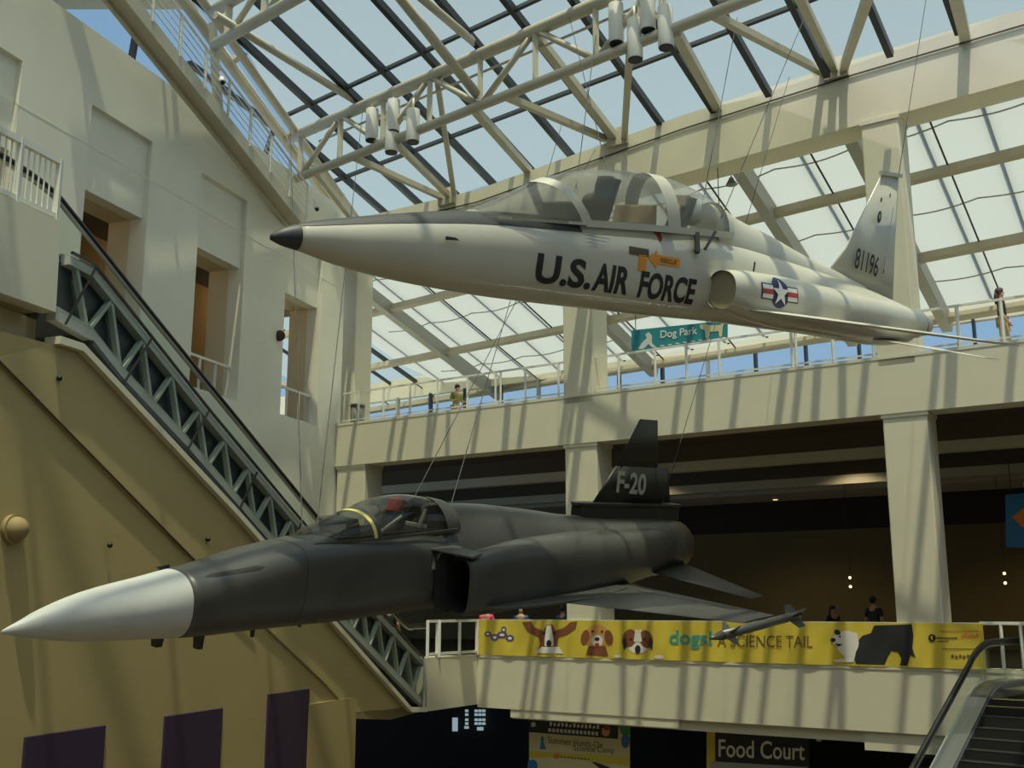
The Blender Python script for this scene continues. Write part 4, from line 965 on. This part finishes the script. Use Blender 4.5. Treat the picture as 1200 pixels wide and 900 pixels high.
# small fittings
for x, z, s_ in ((1.75, -.37, (.12, .05, .09)), (2.35, -.40, (.10, .05, .16)), (3.2, -.42, (.05, .02, .10)), (4.0, -.43, (.04, .02, .05))):
    t = MB(); t.prism([(x, -s_[1], z+.04), (x+s_[0], -s_[1], z+.04), (x+s_[0]*.8, -s_[1], z-s_[2]), (x+.15*s_[0], -s_[1], z-s_[2])], (0, s_[1]*2, 0)); t.build('blade_antenna', M['f_fin'], fj, local=True)
t = MB(); t.prism([(1.95, .26, .37), (2.10, .27, .39), (2.08, .27, .43), (1.90, .26, .41)], (0, .02, 0)); t.build('air_data_vane', M['f_fin'], fj, local=True)
sx_, sz_ = 2.35, .30
for k in range(1):
    on_side(FL, *poly_vs([(0, 0), (.1, .03), (.7, .10), (.8, .085), (.72, .055), (.15, .0)]), M['duct'], 'gun_port', fj, lambda u_, v_: (2.15+u_, .37+v_), .03)
t = MB()
for x in (12.6, 12.95): t.bar((x, -.45, .45), (x+.06, -.43, .52), .03, .03)
t.build('hoist_lugs', M['f_fin'], fj, local=True)
# panel seams round the rear fuselage
for x in (3.6, 9.9, 12.4, 13.3):
    FL.mesh(x, x+.015, .015, 56, cap0=False, cap1=False, grow=.003).build('panel_seam', M['f_fin'], fj, local=True)
# ---------------------------------------------------------------- white aircraft
TP_ = dict(p=(-2.94, 12.686, 6.061), az=R(50.811), pitch=R(4.754), bank=R(17.644))
tj = thing('jet_trainer', TP_['p'], 'white two-seat jet trainer lettered U.S. AIR FORCE, hung above the black fighter', 'aircraft')
tm = pose(tj, **TP_)
T_ST = [st(0, -.055, -.115, -.085, .02, 2, 2), st(.13, .04, -.16, -.06, .09, 2, 2), st(.42, .15, -.21, -.04, .16, 2, 2), st(.95, .28, -.32, -.01, .25, 2, 2.1), st(1.7, .44, -.41, .03, .34, 2.1, 2.2), st(2.8, .64, -.47, .08, .43, 2.2, 2.4),
        st(3.6, .72, -.49, .12, .47, 2.3, 2.5), st(4.8, .80, -.49, .14, .50, 2.5, 2.6), st(6.2, .92, -.48, .15, .52, 2.6, 2.7), st(7.5, 1.02, -.46, .15, .53, 2.6, 2.7), st(8.2, .98, -.45, .14, .55, 2.3, 2.7), st(9.4, .86, -.46, .1, .60, 2.2, 2.5),
        st(11.0, .70, -.47, .07, .63, 2.2, 2.4), st(12.5, .55, -.52, .02, .60, 2.2, 2.2), st(13.4, .43, -.50, .0, .54, 2.1, 2.1), st(14.05, .35, -.42, .0, .46, 2, 2)]
TL = Loft(T_ST)
TL.mesh(.36, 14.05, .1, 56).build('fuselage', M['t_white'], tj, local=True)
TL.mesh(0, .36, .03, 56, cap1=False, grow=.001).build('nose_cone', M['t_black'], tj, local=True)
# anti-glare panel on top of the nose
t = MB(); NX, NA = 40, 14
g_ = []
for i in range(NX+1):
    x = .34+(4.72-.34)*i/NX; cy, zc, hw, ht, hb, n1, n2 = TL.par(x)
    lo = pchip([.34, 1.7, 3.0, 4.72], [.10, .33, .50, .62], x)   # lower edge height
    q = min(.98, max(.02, (lo-zc)/ht)); th0 = math.asin(q**(n1/2)); row = []
    for j in range(NA+1):
        th = th0+(math.pi-2*th0)*j/NA; c, s_ = math.cos(th), math.sin(th)
        row.append(t.b.verts.new((x, -math.copysign(abs(c)**(2/n1), c)*(hw+.006), zc+abs(s_)**(2/n1)*(ht+.006))))
    g_.append(row)
for i in range(NX):
    for j in range(NA): f = t.b.faces.new((g_[i][j], g_[i+1][j], g_[i+1][j+1], g_[i][j+1])); f.smooth = True
t.build('antiglare_panel', M['t_black'], tj, local=True)
# dorsal spine
T_SP = Loft([(7.35, 0, .8, .36, .60, .2, 2, 2), (7.95, 0, .8, .35, .70, .2, 1.9, 2), (8.46, 0, .75, .33, .60, .2, 1.9, 2), (9.43, 0, .7, .29, .48, .2, 1.9, 2), (10.5, 0, .6, .24, .36, .2, 1.9, 2), (11.5, 0, .5, .17, .30, .2, 1.9, 2), (12.6, 0, .4, .10, .2, .2, 2, 2)])
T_SP.mesh(7.75, 12.6, .1, 40).build('dorsal_spine', M['t_white'], tj, local=True)
T_N = [(7.48, .79, .08, .30, .32, .30, 2.3, 2.4), (7.8, .76, .08, .33, .36, .34, 2.3, 2.4), (8.3, .73, .06, .36, .40, .40, 2.3, 2.5), (9.4, .64, .03, .42, .43, .45, 2.3, 2.5), (11.4, .47, .0, .44, .42, .45, 2.2, 2.3), (13, .36, .0, .36, .36, .38, 2.1, 2.1), (14.1, .30, .01, .28, .28, .28, 2, 2)]
TN_ = Loft(T_N)
for side in (1, -1):
    nac = TN_.mesh(7.48, 14.1, .12, 40, side, cap0=False).build('intake_nacelle', M['t_white'], tj, local=True)
    t = Loft([(7.50, .79, .08, .290, .312, .292, 2.3, 2.4), (7.56, .79, .08, .290, .312, .292, 2.3, 2.4)]).mesh(7.53, 7.56, .03, 40, side); t.build('intake_cover', M['cover'], nac, local=True)
    t = MB(); t.tube((14.1, -side*.30, .01), (14.42, -side*.30, .01), .25, 28, .21); t.build('exhaust_nozzle', M['t_metal'], tj, local=True)
    t = MB(); t.tube((14.40, -side*.30, .01), (14.43, -side*.30, .01), .19, 24); t.build('nozzle_interior', M['duct'], tj, local=True)
    zr = -.20
    wing([((7.6, -side*.45, zr+.02), (10.8, -side*.45, zr+.02), .20, (0, 0, 1)), ((8.1, -side*1.25, zr+.03), (10.7, -side*1.25, zr+.03), .16, (0, 0, 1)), ((9.7, -side*4.25, zr+.02), (10.6, -side*4.25, zr+.02), .075, (0, 0, 1))]).build('wing', M['t_white'], tj, local=True)
    wing([((12.1, -side*.40, -.38), (13.95, -side*.40, -.38), .09, (0, 0, 1)), ((13.3, -side*2.25, -.46), (13.95, -side*2.25, -.46), .035, (0, 0, 1))]).build('tailplane', M['t_white'], tj, local=True)
wing([((11.15, 0, .55), (13.66, 0, .35), .13, (0, 1, 0)), ((11.75, 0, 1.25), (13.45, 0, 1.25), .10, (0, 1, 0)), ((12.55, 0, 2.75), (13.15, 0, 2.80), .045, (0, 1, 0))]).build('tail_fin', M['t_white'], tj, local=True)
t = MB(); t.bar((12.52, 0, 2.79), (13.22, 0, 2.84), .07, .07); t.build('fin_cap', M['t_white'], tj, local=True)
t = MB(); t.bar((13.05, -.075, .75), (13.05, -.05, 2.2), .012, .01); t.build('rudder_line', M['fgrey'], tj, local=True)
vs, fs = text_fit('81196', .80, .40, .012)
on_side(lambda x, z: -.085, vs, fs, M['blackp'], 'fin_number', tj, lambda u_, v_: (12.02+u_, .90+v_-.12*u_))
def el2(cx, cz, rx, rz, n=16): return [(cx+rx*math.cos(2*math.pi*i/n), cz+rz*math.sin(2*math.pi*i/n)) for i in range(n)]
on_side(lambda x, z: -.075, *poly_vs(el2(0, 0, .07, .12)), M['insblue'], 'fin_emblem', tj, lambda u_, v_: (12.60+u_, 1.95+v_))
on_side(lambda x, z: -.082, *poly_vs(el2(0, 0, .03, .05)), M['yellow'], 'fin_emblem_center', tj, lambda u_, v_: (12.60+u_, 1.97+v_))
on_side(lambda x, z: -.07, *poly_vs(el2(0, 0, .03, .05)), M['insblue'], 'fin_mark', tj, lambda u_, v_: (12.58+u_, 2.28+v_))
on_side(lambda x, z: -.065, *poly_vs(el2(0, 0, .02, .05)), M['blackp'], 'fin_mark', tj, lambda u_, v_: (12.86+u_, 2.4+v_))
# side lettering and marks
def tx(u_, v_): return (u_, v_)
for word, x0, x1, zb, h in (('U.S.', 3.86, 4.93, -.20, .43), ('AIR', 4.97, 5.70, -.20, .42), ('FORCE', 5.92, 7.18, -.215, .42)):
    vs, fs = text_fit(word, x1-x0, h, .035)
    on_side(TL, vs, fs, M['blackp'], 'side_lettering', tj, lambda u_, v_: (x0+u_, zb+v_))
on_side(TL, *poly_vs([(0, 0), (.42, 0), (.42, .12), (0, .12)]), M['brownp'], 'rescue_plate', tj, lambda u_, v_: (5.62+u_, .42+v_))
on_side(TL, *poly_vs([(0, 0), (.17, 0), (.17, .24), (0, .24)]), M['orange'], 'rescue_mark', tj, lambda u_, v_: (5.83+u_, .20+v_))
on_side(TL, [(0, .1), (.2, .24), (.2, .17), (.72, .17), (.72, .03), (.2, .03), (.2, -.04)], [(0, 6, 1), (2, 5, 4, 3)], M['orange'], 'rescue_arrow', tj, lambda u_, v_: (6.02+u_, .31+v_))
vs, fs = text_fit('RESCUE', .36, .07, .01)
on_side(TL, vs, fs, M['brownp'], 'rescue_lettering', tj, lambda u_, v_: (6.30+u_, .375+v_), off=.010)
on_side(TL, *poly_vs([(0, 0), (.07, .04), (.12, .22), (.03, .17), (-.12, .24), (-.03, .1)]), M['red'], 'red_hand_mark', tj, lambda u_, v_: (6.30+u_, .68+v_), .03)
for k in range(4): on_side(TL, *poly_vs([(0, 0), (.5-.06*k, 0), (.5-.06*k, .012), (0, .012)]), M['fgrey'], 'stencil_line', tj, lambda u_, v_: (4.75+u_, .60-.05*k+v_))
# star and bars on the nacelle side
def nac_y(x, z): return TN_.yport(x, z, .008)
def nac_y2(x, z): return TN_.yport(x, z, .013)
def nac_y3(x, z): return TN_.yport(x, z, .018)
cx, cz = 8.62, .17
i0 = on_side(nac_y, *poly_vs(el2(0, 0, .25, .25, 28)), M['insblue'], 'star_roundel', tj, lambda u_, v_: (cx+u_, cz+v_), .04)
for sx1 in (1, -1):
    on_side(nac_y, *poly_vs([(sx1*.2, -.13), (sx1*.50, -.13), (sx1*.50, .13), (sx1*.2, .13)]), M['insblue'], 'star_bar_border', tj, lambda u_, v_: (cx+u_, cz+v_), .04)
    on_side(nac_y2, *poly_vs([(sx1*.2, -.11), (sx1*.47, -.11), (sx1*.47, .11), (sx1*.2, .11)]), M['inswhite'], 'star_bar', tj, lambda u_, v_: (cx+u_, cz+v_), .04)
    on_side(nac_y3, *poly_vs([(sx1*.2, -.04), (sx1*.47, -.04), (sx1*.47, .04), (sx1*.2, .04)]), M['insred'], 'star_bar_stripe', tj, lambda u_, v_: (cx+u_, cz+v_), .04)
star = [(0, 0)]+[((.23 if k % 2 == 0 else .09)*math.sin(math.pi*k/5), (.23 if k % 2 == 0 else .09)*math.cos(math.pi*k/5)) for k in range(10)]
on_side(lambda x, z: TN_.yport(x, z, .022), star, [(0, k+1, (k+1) % 10+1) for k in range(10)], M['inswhite'], 'star', tj, lambda u_, v_: (cx+u_, cz+v_), .04)
# canopies
TT = [(2.95, .60, .68, .20), (3.3, .62, .84, .34), (3.7, .65, 1.06, .41), (4.2, .69, 1.33, .45), (4.7, .74, 1.50, .46), (5.03, .78, 1.58, .465), (5.9, .88, 1.70, .47), (6.6, .95, 1.73, .47), (6.9, .97, 1.71, .465), (7.4, 1.0, 1.63, .45), (7.9, 1.0, 1.50, .40), (8.1, 1.0, 1.43, .36)]
tsl = lambda x: pchip([2.95, 4.7, 6.4, 8.0], [0, .65, .25, .1], x)
canopy_mesh(TT, tsl, 3.0, 4.66).build('windshield', M['canopy'], tj, local=True)
canopy_mesh(TT, tsl, 4.80, 6.42).build('front_canopy', M['canopy'], tj, local=True)
canopy_mesh(TT, tsl, 6.66, 7.98).build('rear_canopy', M['canopy'], tj, local=True)
canopy_mesh(TT, tsl, 4.64, 4.82, .012, .05).build('windshield_arch', M['t_white'], tj, local=True)
canopy_mesh(TT, tsl, 6.40, 6.68, .014, .05).build('canopy_frame', M['t_white'], tj, local=True)
canopy_mesh(TT, tsl, 7.95, 8.12, .012, .05).build('canopy_rear_frame', M['t_white'], tj, local=True)
t = MB(); t.prism([(3.4, -.22, .70), (4.7, -.38, .79), (6.3, -.40, .92), (7.9, -.36, 1.03), (7.9, .36, 1.03), (6.3, .40, .92), (4.7, .38, .79), (3.4, .22, .70)], (0, 0, .02)); t.build('cockpit_floor', M['duct'], tj, local=True)
seat(tj, 5.25, .82, M['seat'], .70, .40); seat(tj, 7.0, .98, M['tan'], .52, .38)
t = MB(); t.prism([(4.5, -.3, .77), (4.85, -.33, .80), (4.85, -.26, 1.08), (4.55, -.2, 1.02)], (0, .6, 0)); t.build('instrument_coaming', M['seat'], tj, local=True, bevel=.02)
t = MB(); t.prism([(5.9, -.3, .90), (6.3, -.33, .92), (6.3, -.28, 1.25), (5.98, -.22, 1.2)], (0, .56, 0)); t.build('rear_coaming', M['tan'], tj, local=True, bevel=.02)
for x in (5.05, 6.85):
    t = MB(); t.ball((x+.1, 0, pchip([5, 7], [1.12, 1.28], x)), .13, (1.1, .9, 1)); t.build('flight_helmet', M['lampw'] if x > 6 else M['brownp'], tj, local=True)
t = MB(); t.ball((7.35, -.05, 1.28), .2, (1, .8, 1.1)); t.build('rear_headrest', M['lampw'], tj, local=True)
for side in (1, -1):
    t = MB(); t.bar((3.2, -side*.33, .62), (4.7, -side*.47, .745), .03, .04); t.bar((4.7, -side*.47, .755), (6.3, -side*.48, .89), .03, .10); t.bar((6.3, -side*.48, .89), (8.0, -side*.43, 1.01), .03, .10); t.build('canopy_sill', M['t_white'], tj, local=True)
t = MB(); t.prism([(2.3, -.41, .20), (2.52, -.42, .22), (2.45, -.42, .25), (2.3, -.41, .25)], (0, -.015, 0)); t.build('pitot_vane', M['t_black'], tj, local=True)
for x in (9.8, 11.2, 12.7): TL.mesh(x, x+.015, .015, 56, cap0=False, cap1=False, grow=.002).build('panel_seam', M['fgrey'], tj, local=True)
t = MB(); t.tube((8.2, -.80, .46), (8.2, -.80, .62), .015, 6); t.build('whip_antenna', M['t_black'], tj, local=True)
# suspension fittings and cables
def wp(m, p): return m @ Vector(p)
def cable(p, q, label, r=.008):
    t = MB(); t.tube(p, q, r, 6); tag(t.build('suspension_cable', M['wire']), label, 'cable', 'thin cables holding the aircraft')
def hitz(x, y, Pp, nn): return hit(x, y, Pp, nn)
def roofpt(x, y): return rhit(x, y, -.2)
a1 = wp(tm, (7.08, -.54, .62)); t = MB(); t.bar(a1, a1+Z*.32, .12, .07); t.bar(a1+Vector((.12, 0, .05)), a1+Vector((.3, 0, .35)), .05, .05)
f_ = t.build('hoist_fitting', M['f_fin']); tag(f_, 'dark hoist shackle clamped to the side of the white aircraft', 'fitting')
cable(a1+Z*.3, roofpt(864, 20), 'steel cable rising from the white aircraft shackle to the lamp area')
cable(a1+Vector((.3, 0, .35)), roofpt(948, 8), 'steel cable leaning right from the white aircraft shackle')
cable(wp(tm, (5.0, .2, 1.3)), roofpt(700, 28), 'thin cable rising from the white canopy, leaning right')
cable(wp(tm, (5.9, .3, 1.3)), roofpt(666, 15), 'thin cable crossing above the white canopy, leaning left')
cable(wp(tm, (13.0, -.1, .9)), roofpt(1085, 0), 'thin cable from the tail of the white aircraft beside the column')
a2 = wp(fm, (6.02, -.53, .30)); t = MB(); t.bar(a2-Z*.08, a2+Z*.1, .05, .05); t.bar(a2, a2+Vector((.12, 0, .2)), .03, .03)
tag(t.build('hoist_fitting', M['bin']), 'small hoist shackle on the black fighter below its canopy', 'fitting')
cable(a2, roofpt(660, 140), 'steel cable from the black fighter cockpit passing behind the white aircraft')
cable(wp(fm, (6.3, .5, .6)), roofpt(700, 170), 'second steel cable from the black fighter cockpit, just right of the first')
cable(wp(fm, (4.6, .45, .6)), roofpt(425, 130), 'thin cable rising from the black windshield past the left column')
cable(wp(fm, (4.2, .3, .7)), roofpt(340, 150), 'thin cable leaning left from the black windshield')
cable(wp(fm, (13.2, -.2, .7)), roofpt(925, 90), 'thin cable rising from the tail of the black fighter')
# ================================================================== PEOPLE
def skin_obj(name, joints, edges, m, par, sub=2):
    me = bpy.data.meshes.new(name); me.from_pydata([j[0] for j in joints], edges, []); me.materials.append(m)
    o = bpy.data.objects.new(name, me); COL.objects.link(o); o.parent = par
    sk = o.modifiers.new('skin', 'SKIN'); sk.use_smooth_shade = True
    if not me.skin_vertices: me.skin_vertices.new() if hasattr(me.skin_vertices, 'new') else None
    bm = bmesh.new(); bm.from_mesh(me); lay = bm.verts.layers.skin.verify()
    for v, j in zip(bm.verts, joints):
        r = j[1]; v[lay].radius = (r, r) if not isinstance(r, tuple) else r
    bm.verts.ensure_lookup_table(); bm.verts[0][lay].use_root = True; bm.to_mesh(me); bm.free()
    s_ = o.modifiers.new('sub', 'SUBSURF'); s_.levels = sub; s_.render_levels = sub
    return o
def person(base, yaw, label, top, legs, hair, pose_='stand', long_hair=False, h=1.72, bare_legs=False, lean=0):
    k = h/1.72; root = thing('person', base, label, 'person'); root.rotation_euler = (0, 0, yaw); root.scale = (k, k, k)
    st_ = .16 if pose_ == 'walk' else 0
    ln = lean
    def L_(x, y, z): return (x, y-ln*max(0, z-.95), z)      # facing -y, leaning forward
    J = [(L_(0, 0, .95), (.13, .10)), (L_(0, 0, 1.18), (.12, .09)), (L_(0, 0, 1.38), (.15, .095)), (L_(0, .01, 1.49), .055), (L_(0, -.005, 1.56), .075), (L_(0, 0, 1.66), .085),
         (L_(-.10, 0, .90), .09), (L_(-.11, -st_*.6, .50), .060), (L_(-.11, -st_*.9, .09), .042), (L_(-.11, -st_*.9-.15, .04), .036),
         (L_(.10, 0, .90), .09), (L_(.11, st_*.3, .50), .060), (L_(.11, st_*1.3, .10), .042), (L_(.11, st_*1.3-.14, .04), .036),
         (L_(-.19, 0, 1.40), .055), (L_(-.25, .02, 1.13), .042), (L_(-.24, -.10 if pose_ != 'rail' else -.28, .90 if pose_ != 'rail' else 1.10), .030), (L_(-.235, -.15 if pose_ != 'rail' else -.36, .82 if pose_ != 'rail' else 1.12), .032),
         (L_(.19, 0, 1.40), .055), (L_(.25, .02, 1.13), .042), (L_(.24, -.05 if pose_ != 'rail' else -.28, .90 if pose_ != 'rail' else 1.10), .030), (L_(.235, -.09 if pose_ != 'rail' else -.36, .82 if pose_ != 'rail' else 1.12), .032)]
    E_ = [(0, 1), (1, 2), (2, 3), (3, 4), (4, 5), (0, 6), (6, 7), (7, 8), (8, 9), (0, 10), (10, 11), (11, 12), (12, 13), (2, 14), (14, 15), (15, 16), (16, 17), (2, 18), (18, 19), (19, 20), (20, 21)]
    # fingers: five short chains from each palm
    for hnd in (17, 21):
        p = Vector(J[hnd][0]); d = (p-Vector(J[hnd-1][0])).normalized(); sd = Vector((0, 1, 0)) if pose_ != 'rail' else Vector((1, 0, 0))
        for i, (o_, l_) in enumerate(((-.024, .06), (-.008, .075), (.008, .07), (.024, .055))):
            a = p+sd*o_+d*.03; J.append((tuple(a+d*l_*.5), .0085)); J.append((tuple(a+d*l_+Vector((0, -.01, -.008))), .007)); n0 = len(J)-2; E_ += [(hnd, n0), (n0, n0+1)]
        a = p-sd*.045; J.append((tuple(a), .010)); J.append((tuple(a+d*.035), .008)); n0 = len(J)-2; E_ += [(hnd, n0), (n0, n0+1)]
    skin_obj('body', J, E_, M['skin'], root, 2)
    g_ = .018
    S_ = [(J[0][0], (.15, .115)), (J[1][0], (.14, .11)), (J[2][0], (.165, .112)), (L_(0, .01, 1.45), .07), (J[14][0], .072), (L_(-.235, .02, 1.2), .058), (J[18][0], .072), (L_(.235, .02, 1.2), .058)]
    skin_obj('shirt', S_, [(0, 1), (1, 2), (2, 3), (2, 4), (4, 5), (2, 6), (6, 7)], M[top], root, 2)
    kz = .50 if bare_legs else .12
    def lp(a, b, z): a, b = Vector(a), Vector(b); t_ = (a.z-z)/(a.z-b.z); return tuple(a.lerp(b, t_))
    if bare_legs: T_ = [(J[0][0], (.145, .12)), (J[6][0], .105), (lp(J[6][0], J[7][0], .55), .085), (J[10][0], .105), (lp(J[10][0], J[11][0], .55), .085)]; TE = [(0, 1), (1, 2), (0, 3), (3, 4)]
    else: T_ = [(J[0][0], (.145, .12)), (J[6][0], .105), (J[7][0], .078), (lp(J[7][0], J[8][0], .13), .062), (J[10][0], .105), (J[11][0], .078), (lp(J[11][0], J[12][0], .13), .062)]; TE = [(0, 1), (1, 2), (2, 3), (0, 4), (4, 5), (5, 6)]
    skin_obj('trousers', T_, TE, M[legs], root, 2)
    hc = Vector(L_(0, .02, 1.665))
    t = MB(); t.ball(hc, .105, (.92, 1.0, 1.05), 16, 12)
    if long_hair: t.ball(hc+Vector((0, .07, -.16)), .10, (1.0, .6, 1.9), 16, 12)
    cutp = hc+Vector((0, -.055, -.02)); bmesh.ops.bisect_plane(t.b, geom=t.b.verts[:]+t.b.edges[:]+t.b.faces[:], plane_co=cutp, plane_no=(0, -1, -.55), clear_outer=True)
    t.build('hair', M[hair], root, local=True)
    t = MB(); fc_ = hc+Vector((0, -.088, -.03)); t.ball(fc_+Vector((0, -.008, -.005)), .016, (.8, 1, 1.4), 10, 8)
    for sg in (-1, 1): t.ball(hc+Vector((sg*.082, -.01, -.03)), .022, (.4, .8, 1.2), 10, 8)
    t.build('nose_and_ears', M['skin'], root, local=True)
    t = MB()
    for sg in (-1, 1): t.ball(fc_+Vector((sg*.03, .012, .02)), .009, (1.3, .6, .8), 8, 6)
    t.prism([fc_+Vector((-.022, .004, -.042)), fc_+Vector((.022, .004, -.042)), fc_+Vector((.018, .002, -.05)), fc_+Vector((-.018, .002, -.05))], (0, -.004, 0))
    t.build('eyes_and_mouth', M['brownprint'], root, local=True)
    t = MB()
    for jx in (9, 13):
        p = Vector(J[jx][0]); t.ball(p+Vector((0, .05, -.002)), .055, (.85, 2.0, .75), 12, 8)
    t.build('shoes', M['cl_black'], root, local=True)
    return root
YF = math.atan2(-N.x, N.y)    # facing the viewer side (-N)
person(FW(8.0, .75, 7.15), YF+R(95), 'person with long dark hair and black top walking on the upper bridge at right', 'cl_black', 'cl_tan', 'hairb', 'walk', True, 1.68, True)
person(FW(-7.75, .62, 6.85), YF+R(70), 'person in green top leaning at the upper bridge railing, near the left column', 'cl_green', 'cl_tan', 'hairb', 'rail', False, 1.45, False, .15)
person(FW(-.6+3.7, 6.0, -.02), YF+R(160), 'person in black standing deep in the middle hall, taller of the two beside the column', 'cl_black', 'cl_black', 'hairb', 'stand', False, 1.85)
person(FW(1.6, 7.0, -.02), YF+R(60), 'person in black in the middle hall, shorter one to the left of the bulbs', 'cl_black', 'cl_black', 'hairb', 'walk', True, 1.6)
person(FW(-6.75, .9, -.02), YF+R(10), 'person in a pink top behind the corner railing, left of the yellow banner', 'cl_pink', 'cl_black', 'hairb', 'stand', False, 1.62)
person(EW(.1, -1.1, -.02), R(150), 'person in a black top and tan shorts at the foot of the left escalator', 'cl_black', 'cl_tan', 'hairb', 'stand', False, 1.7, True)
person(EW(-1.45, -.9, .45), R(170), 'person in a pale grey shirt riding low on the left escalator', 'cl_grey', 'cl_tan', 'hairb', 'stand', False, 1.7)
person(EW(-2.3, -1.1, .86), R(170), 'person in a yellow shirt riding the left escalator behind the grey shirt', 'cl_yel', 'cl_blue', 'hairb', 'stand', False, 1.7)
person(FW(-5.6, 1.0, -.02), YF+R(20), 'person in a blue top behind the hound on the yellow banner', 'cl_blue', 'cl_black', 'hairb', 'stand', False, 1.6)
person(FW(-4.9, 2.2, -.02), YF+R(180), 'person in dark clothes behind the banner, left of the white column', 'cl_blue', 'cl_black', 'hairb', 'stand', False, 1.6)
